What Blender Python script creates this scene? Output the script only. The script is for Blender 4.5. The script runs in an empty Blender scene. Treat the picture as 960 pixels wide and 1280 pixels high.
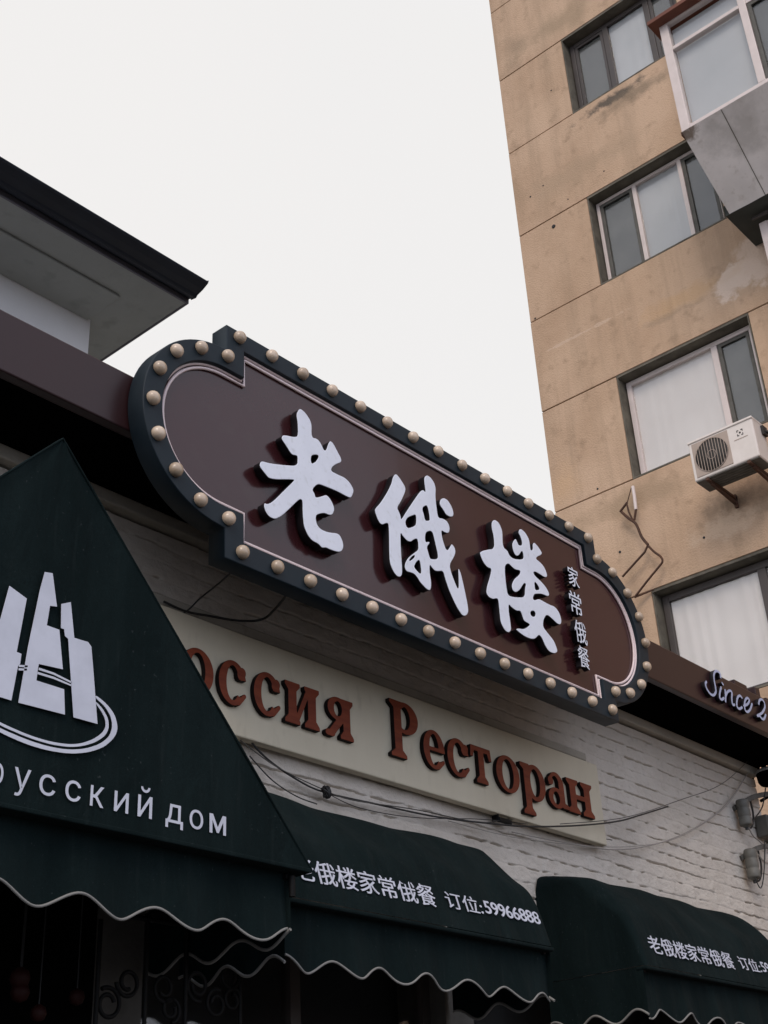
import bpy, bmesh, math, random
import numpy as np
from mathutils import Matrix, Vector
random.seed(7)
RNG = np.random.default_rng(11)
rad = math.radians
S = bpy.context.scene
COL = S.collection

# ------------------------------------------------------------------ camera, sky, sun, exposure
YAW, PITCH, ROLL, FPX = 0.873758, 0.5046026, -0.0564173, 1630.708
def cam_axes():
    cy, sy, cp, sp, cr, sr = math.cos(YAW), math.sin(YAW), math.cos(PITCH), math.sin(PITCH), math.cos(ROLL), math.sin(ROLL)
    f = np.array([sy*cp, cy*cp, sp]); r0 = np.array([cy, -sy, 0.0]); u0 = np.cross(r0, f)
    return cr*r0 + sr*u0, -sr*r0 + cr*u0, f
CR, CU, CF = cam_axes()
CAM = np.array([0.0, 0.0, 1.6])
cd = bpy.data.cameras.new('camera'); cam = bpy.data.objects.new('camera', cd); COL.objects.link(cam)
m = Matrix.Identity(4)
for i in range(3):
    m[i][0], m[i][1], m[i][2], m[i][3] = CR[i], CU[i], -CF[i], CAM[i]
cam.matrix_world = m
cd.sensor_fit = 'HORIZONTAL'; cd.sensor_width = 36; cd.lens = 36*FPX/960
cd.clip_start = .05; cd.clip_end = 2000
S.camera = cam
SUN_AZ, SUN_EL = rad(-122), rad(41)      # azimuth from +Y towards +X: the veiled sun stands left of and behind the camera
W = bpy.data.worlds.new('World'); S.world = W; W.use_nodes = True
nt = W.node_tree; nt.nodes.clear()
sky = nt.nodes.new('ShaderNodeTexSky'); sky.sky_type = 'NISHITA'; sky.sun_disc = False
sky.sun_elevation = SUN_EL; sky.sun_rotation = SUN_AZ; sky.dust_density = 3
hs = nt.nodes.new('ShaderNodeHueSaturation'); hs.inputs['Saturation'].default_value = .25
mixs = nt.nodes.new('ShaderNodeMix'); mixs.data_type = 'RGBA'; mixs.inputs['Factor'].default_value = .86
tc = nt.nodes.new('ShaderNodeTexCoord'); nz = nt.nodes.new('ShaderNodeTexNoise'); nz.inputs['Scale'].default_value = 1.6; nz.inputs['Detail'].default_value = 4
rampc = nt.nodes.new('ShaderNodeValToRGB')
rampc.color_ramp.elements[0].position = .3; rampc.color_ramp.elements[0].color = (9.8, 9.66, 9.58, 1)
rampc.color_ramp.elements[1].position = .7; rampc.color_ramp.elements[1].color = (10.1, 9.86, 9.66, 1)
bg = nt.nodes.new('ShaderNodeBackground'); bg.inputs['Strength'].default_value = .1
wo = nt.nodes.new('ShaderNodeOutputWorld')
L = nt.links.new
L(sky.outputs[0], hs.inputs['Color']); L(hs.outputs[0], mixs.inputs['A'])
L(tc.outputs['Generated'], nz.inputs['Vector']); L(nz.outputs['Fac'], rampc.inputs['Fac']); L(rampc.outputs[0], mixs.inputs['B'])
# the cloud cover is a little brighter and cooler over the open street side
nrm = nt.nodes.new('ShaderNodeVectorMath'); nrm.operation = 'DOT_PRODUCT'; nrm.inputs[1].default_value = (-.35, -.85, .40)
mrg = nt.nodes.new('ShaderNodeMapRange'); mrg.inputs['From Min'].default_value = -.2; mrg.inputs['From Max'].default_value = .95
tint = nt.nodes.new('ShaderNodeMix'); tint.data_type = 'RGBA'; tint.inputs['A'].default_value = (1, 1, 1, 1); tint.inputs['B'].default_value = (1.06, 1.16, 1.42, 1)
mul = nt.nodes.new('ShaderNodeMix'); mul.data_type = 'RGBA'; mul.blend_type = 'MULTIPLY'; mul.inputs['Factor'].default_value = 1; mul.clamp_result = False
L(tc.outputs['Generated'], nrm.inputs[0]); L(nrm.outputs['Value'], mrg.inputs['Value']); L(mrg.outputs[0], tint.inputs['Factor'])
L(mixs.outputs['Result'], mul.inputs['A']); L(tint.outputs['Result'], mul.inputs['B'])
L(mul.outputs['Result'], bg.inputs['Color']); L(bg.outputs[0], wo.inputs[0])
sd = bpy.data.lights.new('sun', 'SUN'); sd.energy = 1.25; sd.angle = rad(24); sd.color = (1, .83, .66)
sun = bpy.data.objects.new('sun', sd); COL.objects.link(sun)
sdir = Vector((math.sin(SUN_AZ)*math.cos(SUN_EL), math.cos(SUN_AZ)*math.cos(SUN_EL), math.sin(SUN_EL)))
sun.rotation_euler = sdir.to_track_quat('Z', 'Y').to_euler(); sun.location = (-10, 5, 20)
S.view_settings.view_transform = 'Standard'; S.view_settings.look = 'None'
S.view_settings.exposure = 0.0; S.view_settings.gamma = 1.0; S.view_settings.use_curve_mapping = False

# ------------------------------------------------------------------ helpers
def ray(x, y): return CR*((x-480)/FPX) + CU*(-(y-640)/FPX) + CF
def atY(x, y, Y): d = ray(x, y); return CAM + d*(Y/d[1])
def atX(x, y, X): d = ray(x, y); return CAM + d*(X/d[0])
def atZ(x, y, Z): d = ray(x, y); return CAM + d*((Z-1.6)/d[2])

def mat(name, base, rough=.7, var=None, vscale=4.0, bump=0.0, bscale=60.0, coat=0.0, spec=.5, metal=0.0, stretch=(1, 1, 1), fine=None):
    """Principled material; var = second colour mixed in by a noise, fine = third colour in small specks"""
    M = bpy.data.materials.new(name); M.use_nodes = True
    t = M.node_tree; b = t.nodes['Principled BSDF']; l = t.links.new
    b.inputs['Base Color'].default_value = (*base, 1); b.inputs['Roughness'].default_value = rough
    b.inputs['Metallic'].default_value = metal; b.inputs['Specular IOR Level'].default_value = spec
    b.inputs['Coat Weight'].default_value = coat
    geo = t.nodes.new('ShaderNodeNewGeometry'); mp = t.nodes.new('ShaderNodeMapping'); mp.inputs['Scale'].default_value = stretch
    l(geo.outputs['Position'], mp.inputs['Vector'])
    if var is not None:
        n = t.nodes.new('ShaderNodeTexNoise'); n.inputs['Scale'].default_value = vscale; n.inputs['Detail'].default_value = 8; n.inputs['Roughness'].default_value = .62
        l(mp.outputs[0], n.inputs['Vector'])
        r = t.nodes.new('ShaderNodeValToRGB'); r.color_ramp.elements[0].position = .38; r.color_ramp.elements[1].position = .68
        r.color_ramp.elements[0].color = (*base, 1); r.color_ramp.elements[1].color = (*var, 1)
        l(n.outputs['Fac'], r.inputs['Fac'])
        out = r.outputs[0]
        if fine is not None:
            n3 = t.nodes.new('ShaderNodeTexNoise'); n3.inputs['Scale'].default_value = vscale*7; n3.inputs['Detail'].default_value = 6
            l(mp.outputs[0], n3.inputs['Vector'])
            r3 = t.nodes.new('ShaderNodeValToRGB'); r3.color_ramp.elements[0].position = .58; r3.color_ramp.elements[1].position = .78
            r3.color_ramp.elements[0].color = (0, 0, 0, 1); r3.color_ramp.elements[1].color = (.75, .75, .75, 1)
            l(n3.outputs['Fac'], r3.inputs['Fac'])
            mx = t.nodes.new('ShaderNodeMix'); mx.data_type = 'RGBA'; mx.inputs['B'].default_value = (*fine, 1)
            l(r3.outputs[0], mx.inputs['Factor']); l(out, mx.inputs['A']); out = mx.outputs['Result']
        l(out, b.inputs['Base Color'])
        rr = t.nodes.new('ShaderNodeMapRange'); rr.inputs['To Min'].default_value = max(0, rough-.1); rr.inputs['To Max'].default_value = min(1, rough+.12)
        l(n.outputs['Fac'], rr.inputs['Value']); l(rr.outputs[0], b.inputs['Roughness'])
    if bump:
        n2 = t.nodes.new('ShaderNodeTexNoise'); n2.inputs['Scale'].default_value = bscale; n2.inputs['Detail'].default_value = 6
        l(mp.outputs[0], n2.inputs['Vector'])
        bp = t.nodes.new('ShaderNodeBump'); bp.inputs['Strength'].default_value = bump; bp.inputs['Distance'].default_value = .01
        l(n2.outputs['Fac'], bp.inputs['Height']); l(bp.outputs[0], b.inputs['Normal'])
    return M

def blob(M, centre, radius, color, seed=0.0, scale=3.0, lo=.5, hi=.62, amount=.9):
    """a stain or peeled patch with a ragged outline at one place of a surface"""
    t = M.node_tree; l = t.links.new; b = t.nodes['Principled BSDF']
    g = t.nodes.new('ShaderNodeNewGeometry'); mp = t.nodes.new('ShaderNodeMapping'); mp.vector_type = 'TEXTURE'
    mp.inputs['Location'].default_value = centre; mp.inputs['Scale'].default_value = radius
    l(g.outputs['Position'], mp.inputs['Vector'])
    ln = t.nodes.new('ShaderNodeVectorMath'); ln.operation = 'LENGTH'; l(mp.outputs[0], ln.inputs[0])
    n = t.nodes.new('ShaderNodeTexNoise'); n.noise_dimensions = '4D'; n.inputs['W'].default_value = seed; n.inputs['Scale'].default_value = scale; n.inputs['Detail'].default_value = 8; n.inputs['Roughness'].default_value = .65
    l(g.outputs['Position'], n.inputs['Vector'])
    mr = t.nodes.new('ShaderNodeMapRange'); mr.inputs['From Min'].default_value = 0; mr.inputs['From Max'].default_value = 1.0
    mr.inputs['To Min'].default_value = .22; mr.inputs['To Max'].default_value = -.3; mr.clamp = True; l(ln.outputs['Value'], mr.inputs['Value'])
    mr.clamp = False
    ad = t.nodes.new('ShaderNodeMath'); ad.operation = 'ADD'; l(mr.outputs[0], ad.inputs[0]); l(n.outputs['Fac'], ad.inputs[1])
    r = t.nodes.new('ShaderNodeMapRange'); r.inputs['From Min'].default_value = lo; r.inputs['From Max'].default_value = hi; r.inputs['To Max'].default_value = amount
    l(ad.outputs[0], r.inputs['Value'])
    mx = t.nodes.new('ShaderNodeMix'); mx.data_type = 'RGBA'; mx.inputs['B'].default_value = (*color, 1)
    src = b.inputs['Base Color'].links[0].from_socket
    l(r.outputs[0], mx.inputs['Factor']); l(src, mx.inputs['A']); l(mx.outputs['Result'], b.inputs['Base Color'])

def tag(o, label=None, cat=None, group=None, kind=None):
    if label: o['label'] = label
    if cat: o['category'] = cat
    if group: o['group'] = group
    if kind: o['kind'] = kind
    return o
def thing(name, loc, label, cat, group=None):
    o = bpy.data.objects.new(name, None); COL.objects.link(o); o.location = loc; o.empty_display_size = .2
    return tag(o, label, cat, group)
def base_of(p):
    v = Vector((0, 0, 0))
    while p is not None: v += p.location; p = p.parent
    return v
def link_mesh(name, me, mats, parent=None, smooth=False):
    """me is in world coordinates; it is moved into the parent's frame"""
    b = base_of(parent)
    if b.length: me.transform(Matrix.Translation(-b))
    if not isinstance(mats, (list, tuple)): mats = [mats]
    me.materials.clear()
    for x in mats: me.materials.append(x)
    if smooth: me.polygons.foreach_set('use_smooth', [True]*len(me.polygons))
    o = bpy.data.objects.new(name, me); COL.objects.link(o); o.parent = parent
    return o
class MB:
    """collects shapes, builds ONE mesh"""
    def __init__(s): s.v = []; s.f = []; s.mi = []; s.sm = []
    def add(s, vs, fs, mi=0, smooth=False):
        k = len(s.v); s.v += [tuple(map(float, p)) for p in vs]
        s.f += [tuple(k+i for i in f) for f in fs]; s.mi += [mi]*len(fs); s.sm += [smooth]*len(fs); return s
    def box(s, a, b, mi=0):
        x0, y0, z0 = (min(a[i], b[i]) for i in range(3)); x1, y1, z1 = (max(a[i], b[i]) for i in range(3))
        return s.add([(x0,y0,z0),(x1,y0,z0),(x1,y1,z0),(x0,y1,z0),(x0,y0,z1),(x1,y0,z1),(x1,y1,z1),(x0,y1,z1)],
                     [(0,3,2,1),(4,5,6,7),(0,1,5,4),(1,2,6,5),(2,3,7,6),(3,0,4,7)], mi)
    def bar(s, p, q, w, h=None, up=(0,0,1), mi=0):
        """a rectangular bar from p to q"""
        h = w if h is None else h
        p = Vector(p); q = Vector(q); d = (q-p).normalized(); u = Vector(up)
        if abs(d.dot(u)) > .95: u = Vector((1,0,0))
        r = d.cross(u).normalized()*(w/2); u = r.cross(d).normalized()*(h/2)
        vs = [p-r-u, p+r-u, p+r+u, p-r+u, q-r-u, q+r-u, q+r+u, q-r+u]
        return s.add(vs, [(0,1,2,3),(7,6,5,4),(0,4,5,1),(1,5,6,2),(2,6,7,3),(3,7,4,0)], mi)
    def tube(s, pts, r, n=8, closed=False, mi=0, radii=None, caps=True):
        pts = [Vector(p) for p in pts]; N = len(pts); vs = []; fs = []; prev = None
        for i, p in enumerate(pts):
            a = pts[(i-1) % N] if (closed or i) else p; b = pts[(i+1) % N] if (closed or i < N-1) else p
            d = (b-a).normalized()
            if prev is None:
                u = Vector((0,0,1)) if abs(d.z) < .9 else Vector((1,0,0)); u = (u - d*u.dot(d)).normalized()
            else:
                u = prev - d*prev.dot(d); u = u.normalized() if u.length > 1e-6 else Vector((0,0,1))
            prev = u; w = d.cross(u); rr = radii[i] if radii else r
            for k in range(n):
                t = 2*math.pi*k/n; vs.append(p + (u*math.cos(t) + w*math.sin(t))*rr)
        for i in range(N if closed else N-1):
            j = (i+1) % N
            for k in range(n):
                k2 = (k+1) % n; fs.append((i*n+k, i*n+k2, j*n+k2, j*n+k))
        s.add(vs, fs, mi, True)
        if not closed and caps: s.add(vs[:n][::-1], [tuple(range(n))], mi); s.add(vs[-n:], [tuple(range(n))], mi)
        return s
    def lathe(s, c, axis, prof, n=24, mi=0, smooth=True):
        """prof = (radius, height) pairs along axis from c"""
        c = Vector(c); d = Vector(axis).normalized(); u = Vector((0,0,1)) if abs(d.z) < .9 else Vector((1,0,0)); u = (u-d*u.dot(d)).normalized(); w = d.cross(u)
        vs = []; fs = []
        for (r, h) in prof:
            for k in range(n):
                t = 2*math.pi*k/n; vs.append(c + d*h + (u*math.cos(t)+w*math.sin(t))*r)
        for i in range(len(prof)-1):
            for k in range(n):
                k2 = (k+1) % n; fs.append((i*n+k, i*n+k2, (i+1)*n+k2, (i+1)*n+k))
        s.add(vs, fs, mi, smooth)
        for i in (0, len(prof)-1):
            if prof[i][0] > 1e-4: s.add(vs[i*n:(i+1)*n], [tuple(range(n)) if i else tuple(range(n))[::-1]], mi)
        return s
    def build(s, name, mats, parent=None, bevel=0.0, seg=2):
        me = bpy.data.meshes.new(name); me.from_pydata(s.v, [], s.f)
        me.polygons.foreach_set('material_index', s.mi); me.polygons.foreach_set('use_smooth', s.sm)
        o = link_mesh(name, me, mats, parent)
        me.polygons.foreach_set('material_index', s.mi); me.polygons.foreach_set('use_smooth', s.sm); me.update()
        if bevel:
            b = o.modifiers.new('bevel', 'BEVEL'); b.width = bevel; b.segments = seg; b.limit_method = 'ANGLE'; b.angle_limit = rad(40)
        return o
def build_grid(name, P, mats, parent=None, smooth=True):
    """P: array (rows, cols, 3)"""
    R, C = P.shape[:2]; idx = np.arange(R*C).reshape(R, C)
    f = np.stack([idx[:-1,:-1], idx[:-1,1:], idx[1:,1:], idx[1:,:-1]], -1).reshape(-1, 4)
    me = bpy.data.meshes.new(name); me.from_pydata(P.reshape(-1,3).tolist(), [], f.tolist())
    return link_mesh(name, me, mats, parent, smooth)
def chaikin(p, n=2):
    p = [np.array(q, float) for q in p]
    for _ in range(n):
        o = []
        for i in range(len(p)):
            a, b = p[i], p[(i+1) % len(p)]; o += [a*.78+b*.22, a*.22+b*.78]
        p = o
    return p
def catmull(p, n=8, closed=False):
    p = [np.array(q, float) for q in p]; N = len(p); out = []
    for i in range(N if closed else N-1):
        if closed: a, b, c, d = p[i-1], p[i], p[(i+1) % N], p[(i+2) % N]
        else: a, b, c, d = p[max(i-1,0)], p[i], p[i+1], p[min(i+2, N-1)]
        for k in range(n):
            t = k/n; out.append(.5*((2*b)+(-a+c)*t+(2*a-5*b+4*c-d)*t*t+(-a+3*b-3*c+d)*t**3))
    if not closed: out.append(p[-1])
    return out
def fill_mesh(name, loops, depth, bevel=0.0, res=1):
    """2-D loops (outer and holes) -> slab mesh in (u, v, w); its front is at w = 0, its back at w = -depth"""
    c = bpy.data.curves.new(name, 'CURVE'); c.dimensions = '2D'; c.fill_mode = 'BOTH'
    c.extrude = max(depth/2 - bevel, 0); c.bevel_depth = bevel; c.bevel_resolution = res; c.offset = -bevel
    for lp in loops:
        s = c.splines.new('POLY'); s.points.add(len(lp)-1); s.use_cyclic_u = True
        for i, q in enumerate(lp): s.points[i].co = (q[0], q[1], 0, 1)
    o = bpy.data.objects.new(name, c); COL.objects.link(o)
    dg = bpy.context.evaluated_depsgraph_get(); me = bpy.data.meshes.new_from_object(o.evaluated_get(dg))
    bpy.data.objects.remove(o); bpy.data.curves.remove(c)
    me.transform(Matrix.Translation((0, 0, -depth/2))); me.name = name
    return me
FRONT = lambda Y: Matrix(((1,0,0,0),(0,0,-1,Y),(0,1,0,0),(0,0,0,1)))     # (u, v, w) -> (X, Y - w, Z)
def faces_by_front(me, axis, limit=.8):
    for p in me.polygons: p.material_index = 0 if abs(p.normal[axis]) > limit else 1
def slab(name, loops, Y, depth, mats, parent, bevel=0.0, res=1):
    me = fill_mesh(name, loops, depth, bevel, res); me.transform(FRONT(Y)); o = link_mesh(name, me, mats, parent)
    if isinstance(mats, (list, tuple)) and len(mats) > 1: faces_by_front(me, 1)
    return o
def text_mesh(body, bold=0.0, depth=.0, spacing=1.0):
    c = bpy.data.curves.new('text', 'FONT'); c.body = body; c.offset = bold; c.extrude = depth; c.space_character = spacing; c.resolution_u = 4
    o = bpy.data.objects.new('text', c); COL.objects.link(o)
    dg = bpy.context.evaluated_depsgraph_get(); me = bpy.data.meshes.new_from_object(o.evaluated_get(dg))
    bpy.data.objects.remove(o); bpy.data.curves.remove(c)
    return me
def bolden(me, d):
    """thicken flat lettering: copies shifted by d to both sides, each a hair in front of the other"""
    bm = bmesh.new(); bm.from_mesh(me); src = bmesh.ops.duplicate
    for k, (dx, dy) in enumerate(((d,0),(-d,0),(0,d*.8),(0,-d*.8))):
        b2 = bmesh.new(); b2.from_mesh(me); bmesh.ops.translate(b2, verts=b2.verts, vec=(dx, dy, -.004*(k+1))); tmp = bpy.data.meshes.new('tmp'); b2.to_mesh(tmp); b2.free(); bm.from_mesh(tmp); bpy.data.meshes.remove(tmp)
    bm.to_mesh(me); bm.free(); return me
def fit(me, x0, x1, z0, z1, shear=0.0):
    """scale flat text to a box; leaves (u, v, w)"""
    a = np.empty(len(me.vertices)*3); me.vertices.foreach_get('co', a); a = a.reshape(-1, 3)
    lo, hi = a.min(0), a.max(0)
    a[:,0] = x0 + (a[:,0]-lo[0])/(hi[0]-lo[0])*(x1-x0); a[:,1] = z0 + (a[:,1]-lo[1])/(hi[1]-lo[1])*(z1-z0)
    me.vertices.foreach_set('co', a.ravel()); me.update(); return a

# --- bulbs vary a little in tint from one to the next
# --- signed shapes -> outlines (used for the carved serif letters and the script lettering)
def marching(F, x, y):
    """closed zero contours of F[j, i] sampled at y[j], x[i]; inside is F < 0"""
    segs = {}
    def pt(a, b):
        (i, j), (k, l) = a, b; fa, fb = F[j, i], F[l, k]; t = fa/(fa-fb); return (x[i]+t*(x[k]-x[i]), y[j]+t*(y[l]-y[j]))
    pos = {}
    ny, nx = F.shape
    for j in range(ny-1):
        for i in range(nx-1):
            c = [(i,j),(i+1,j),(i+1,j+1),(i,j+1)]; ins = [F[q[1],q[0]] < 0 for q in c]
            if all(ins) or not any(ins): continue
            cr = []
            for k in range(4):
                if ins[k] != ins[(k+1) % 4]:
                    e = tuple(sorted((c[k], c[(k+1) % 4]))); cr.append((e, ins[k])); pos[e] = pt(*e)
            outs = [e for e, s in cr if s]; inn = [e for e, s in cr if not s]
            if len(outs) == 1: segs[outs[0]] = inn[0]
            else:
                for e in outs:
                    k = [q[0] for q in cr].index(e); segs[e] = cr[(k+1) % 4][0] if (cr[(k+1) % 4][1] is False) else cr[(k-1) % 4][0]
    loops = []
    while segs:
        st, cur = segs.popitem(); lp = [pos[st]]
        while cur != st and cur in segs: lp.append(pos[cur]); cur = segs.pop(cur)
        if len(lp) > 5: loops.append(lp)
    return loops
class SDF:
    def __init__(s, x0, x1, y0, y1, h=.02):
        s.x = np.arange(x0, x1+h, h); s.y = np.arange(y0, y1+h, h); s.X, s.Y = np.meshgrid(s.x, s.y); s.F = np.full(s.X.shape, 9.0)
    def d_box(s, x0, x1, y0, y1):
        cx, cy = (x0+x1)/2, (y0+y1)/2; dx = np.abs(s.X-cx)-(x1-x0)/2; dy = np.abs(s.Y-cy)-(y1-y0)/2
        return np.hypot(np.maximum(dx,0), np.maximum(dy,0)) + np.minimum(np.maximum(dx,dy), 0)
    def d_cap(s, a, b, ra, rb=None):
        rb = ra if rb is None else rb; ax, ay = a; bx, by = b; ux, uy = bx-ax, by-ay; L2 = ux*ux+uy*uy+1e-9
        t = np.clip(((s.X-ax)*ux+(s.Y-ay)*uy)/L2, 0, 1); return np.hypot(s.X-ax-t*ux, s.Y-ay-t*uy) - (ra+(rb-ra)*t)
    def d_ell(s, cx, cy, rx, ry): return (np.hypot((s.X-cx)/rx, (s.Y-cy)/ry)-1)*min(rx, ry)
    def d_poly(s, p):
        d = np.full(s.X.shape, 9.0); ins = np.zeros(s.X.shape, bool); n = len(p)
        for i in range(n):
            a, b = p[i], p[(i+1) % n]; d = np.minimum(d, s.d_cap(a, b, 0))
            cnd = ((a[1] > s.Y) != (b[1] > s.Y)); xi = (b[0]-a[0])*(s.Y-a[1])/((b[1]-a[1]) or 1e-9)+a[0]; ins ^= cnd & (s.X < xi)
        return np.where(ins, -d, d)
    def u(s, d): s.F = np.minimum(s.F, d); return s
    def cut(s, d): s.F = np.maximum(s.F, -d); return s
    def loops(s, r=.012):
        F = s.F - r
        return marching(F, s.x, s.y)

# ------------------------------------------------------------------ materials
def fabric_mat(name):
    M = mat(name, (.0044,.0094,.0099), .9, (.0082,.0152,.0158), 3.2, spec=.05, stretch=(1.6,1,.16), fine=(.012,.0185,.0190))
    t = M.node_tree; b = t.nodes['Principled BSDF']; b.inputs['Sheen Weight'].default_value = .012; b.inputs['Sheen Roughness'].default_value = .5
    g = t.nodes.new('ShaderNodeNewGeometry'); w = []
    v = t.nodes.new('ShaderNodeTexNoise'); v.inputs['Scale'].default_value = 75; v.inputs['Detail'].default_value = 2; t.links.new(g.outputs['Position'], v.inputs['Vector'])
    vr = t.nodes.new('ShaderNodeMapRange'); vr.inputs['From Min'].default_value = .70; vr.inputs['From Max'].default_value = .78; vr.inputs['To Max'].default_value = .5; t.links.new(v.outputs['Fac'], vr.inputs['Value'])
    mx = t.nodes.new('ShaderNodeMix'); mx.data_type = 'RGBA'; mx.inputs['B'].default_value = (.055,.065,.066,1); t.links.new(vr.outputs[0], mx.inputs['Factor'])
    t.links.new(b.inputs['Base Color'].links[0].from_socket, mx.inputs['A']); t.links.new(mx.outputs['Result'], b.inputs['Base Color'])
    gr = t.nodes.new('ShaderNodeTexNoise'); gr.inputs['Scale'].default_value = 260; gr.inputs['Detail'].default_value = 2; t.links.new(g.outputs['Position'], gr.inputs['Vector'])
    m2 = t.nodes.new('ShaderNodeMix'); m2.data_type = 'RGBA'; m2.blend_type = 'OVERLAY'; m2.inputs['Factor'].default_value = .55; t.links.new(mx.outputs['Result'], m2.inputs['A']); t.links.new(gr.outputs['Fac'], m2.inputs['B']); t.links.new(m2.outputs['Result'], b.inputs['Base Color'])
    for d in ('X', 'Z'):
        q = t.nodes.new('ShaderNodeTexWave'); q.bands_direction = d; q.inputs['Scale'].default_value = 95; q.inputs['Distortion'].default_value = .6; q.inputs['Detail'].default_value = 1
        t.links.new(g.outputs['Position'], q.inputs['Vector']); w.append(q)
    a = t.nodes.new('ShaderNodeMath'); a.operation = 'ADD'; t.links.new(w[0].outputs['Fac'], a.inputs[0]); t.links.new(w[1].outputs['Fac'], a.inputs[1])
    bp = t.nodes.new('ShaderNodeBump'); bp.inputs['Strength'].default_value = .25; bp.inputs['Distance'].default_value = .002
    n = t.nodes.new('ShaderNodeTexNoise'); n.inputs['Scale'].default_value = 5; n.inputs['Detail'].default_value = 3; n.inputs['Distortion'].default_value = .8
    mp = t.nodes.new('ShaderNodeMapping'); mp.inputs['Scale'].default_value = (1.4, 1, .55); t.links.new(g.outputs['Position'], mp.inputs['Vector']); t.links.new(mp.outputs[0], n.inputs['Vector'])
    b2 = t.nodes.new('ShaderNodeBump'); b2.inputs['Strength'].default_value = .6; b2.inputs['Distance'].default_value = .03
    t.links.new(a.outputs[0], bp.inputs['Height']); t.links.new(n.outputs['Fac'], b2.inputs['Height']); t.links.new(bp.outputs[0], b2.inputs['Normal']); t.links.new(b2.outputs[0], b.inputs['Normal'])
    return M
M_fab = fabric_mat('green_awning_fabric')
M_piping = mat('pale_piping', (.22,.215,.20), .7)
M_print = mat('white_print', (.58,.60,.68), .7, (.50,.52,.59), 8, spec=.2)
M_panel = mat('maroon_panel', (.037,.0102,.0120), .18, (.044,.0125,.0145), 1.1, .008, 5, coat=.08, spec=.42, fine=(.044,.019,.018))
M_fascia = mat('maroon_fascia', (.024,.0090,.0100), .30, (.029,.0110,.0115), 1.2, .02, 3, spec=.32)
M_frame = mat('slate_frame', (.0085,.0155,.022), .5, (.012,.021,.028), 6, .02, 80, spec=.22)
M_trim = mat('pink_trim', (.78,.64,.63), .35, spec=.6)
M_bulb = mat('cream_bulb', (.64,.52,.40), .28, (.50,.385,.285), 9, spec=.55)
def vary(M, a, b_):
    t = M.node_tree; b = t.nodes['Principled BSDF']; oi = t.nodes.new('ShaderNodeObjectInfo'); r = t.nodes.new('ShaderNodeValToRGB')
    r.color_ramp.elements[0].color = (*a, 1); r.color_ramp.elements[1].color = (*b_, 1); t.links.new(oi.outputs['Random'], r.inputs['Fac'])
    mx = t.nodes.new('ShaderNodeMix'); mx.data_type = 'RGBA'; mx.blend_type = 'MULTIPLY'; mx.inputs['Factor'].default_value = 1
    t.links.new(b.inputs['Base Color'].links[0].from_socket, mx.inputs['A']); t.links.new(r.outputs[0], mx.inputs['B']); t.links.new(mx.outputs['Result'], b.inputs['Base Color'])
vary(M_bulb, (.74,.70,.64), (1.08,1.05,1.02)); M_bulb.node_tree.nodes['Principled BSDF'].inputs['Coat Weight'].default_value = .5
M_white = mat('white_letter', (.76,.79,.87), .5, (.70,.73,.81), 5, fine=(.58,.60,.63))
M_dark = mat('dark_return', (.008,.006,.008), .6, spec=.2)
M_board = mat('cream_board', (.66,.60,.465), .6, (.59,.53,.405), 2.5, .03, 40, stretch=(1,1,.35), spec=.3, fine=(.5,.45,.34))
M_red = mat('red_wood', (.215,.040,.013), .55, (.14,.025,.010), 9, .05, 50, stretch=(.5,1,4), spec=.25)
M_reds = mat('dark_letter_side', (.008,.004,.004), .7, spec=.2)
M_brick = mat('whitewashed_brick', (.62,.57,.505), .85, (.54,.49,.425), 2.6, .45, 110, fine=(.43,.385,.33))
M_frieze= mat('dirty_white_render', (.44,.405,.34), .85, (.34,.31,.26), 2.2, .3, 60, fine=(.26,.23,.19))
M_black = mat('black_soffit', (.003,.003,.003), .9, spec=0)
M_plast = mat('white_plaster', (.66,.67,.69), .9, (.60,.61,.63), 1.5, .15, 70)
M_soff = mat('grey_soffit', (.20,.212,.205), .9, (.165,.175,.17), 1.2, .15, 50, fine=(.13,.14,.135))
M_gut = mat('dark_slate_metal', (.007,.009,.014), .55, (.010,.013,.019), 4, spec=.2)
M_strip = mat('slate_purple_paint', (.075,.072,.088), .8, (.06,.058,.07), 3)
M_conc = mat('ochre_concrete', (.555,.39,.268), .92, (.455,.308,.203), .9, .8, 48, fine=(.33,.225,.145))
M_joint = mat('dark_joint', (.06,.045,.035), .95)
M_reveal = mat('grey_reveal', (.15,.135,.105), .9, (.08,.072,.056), 5, .2, 60)
M_pvc   = mat('white_pvc', (.70,.61,.58), .45, (.63,.55,.52), 6)
M_brown = mat('brown_metal_frame', (.055,.045,.042), .5, (.07,.058,.052), 6)
M_curt = mat('pale_curtain', (.80,.765,.735), .9, (.74,.70,.67), 1.2)
M_curtg = mat('grey_curtain', (.54,.555,.565), .9, (.48,.50,.51), 1.2)
M_screen = mat('insect_screen', (.10,.105,.10), .8, (.14,.145,.135), 4)
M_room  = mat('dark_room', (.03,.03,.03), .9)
M_sheet = mat('painted_sheet', (.86,.80,.77), .45, (.70,.65,.62), 1.6, .05, 12, spec=.6, fine=(.55,.49,.44))
M_rust  = mat('rusty_iron', (.060,.030,.020), .85, (.10,.045,.025), 14, .2, 120)
M_visor = mat('red_oxide_visor', (.17,.055,.030), .7, (.12,.04,.025), 5)
M_vent  = mat('dark_greenish_soffit', (.06,.066,.058), .9, (.045,.05,.045), 3)
M_ac    = mat('white_ac_shell', (.74,.68,.63), .4, (.68,.62,.57), 5)
M_acg   = mat('ac_grille_beige', (.42,.335,.28), .6, (.36,.29,.24), 8)
M_acd = mat('ac_dark_fan', (.028,.025,.022), .7)
M_cable = mat('black_cable', (.02,.02,.02), .6)
M_cablel= mat('pale_cable', (.34,.31,.28), .7)
M_porc  = mat('weathered_insulator', (.16,.155,.135), .6, (.11,.105,.09), 12, .1, 60)
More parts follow.
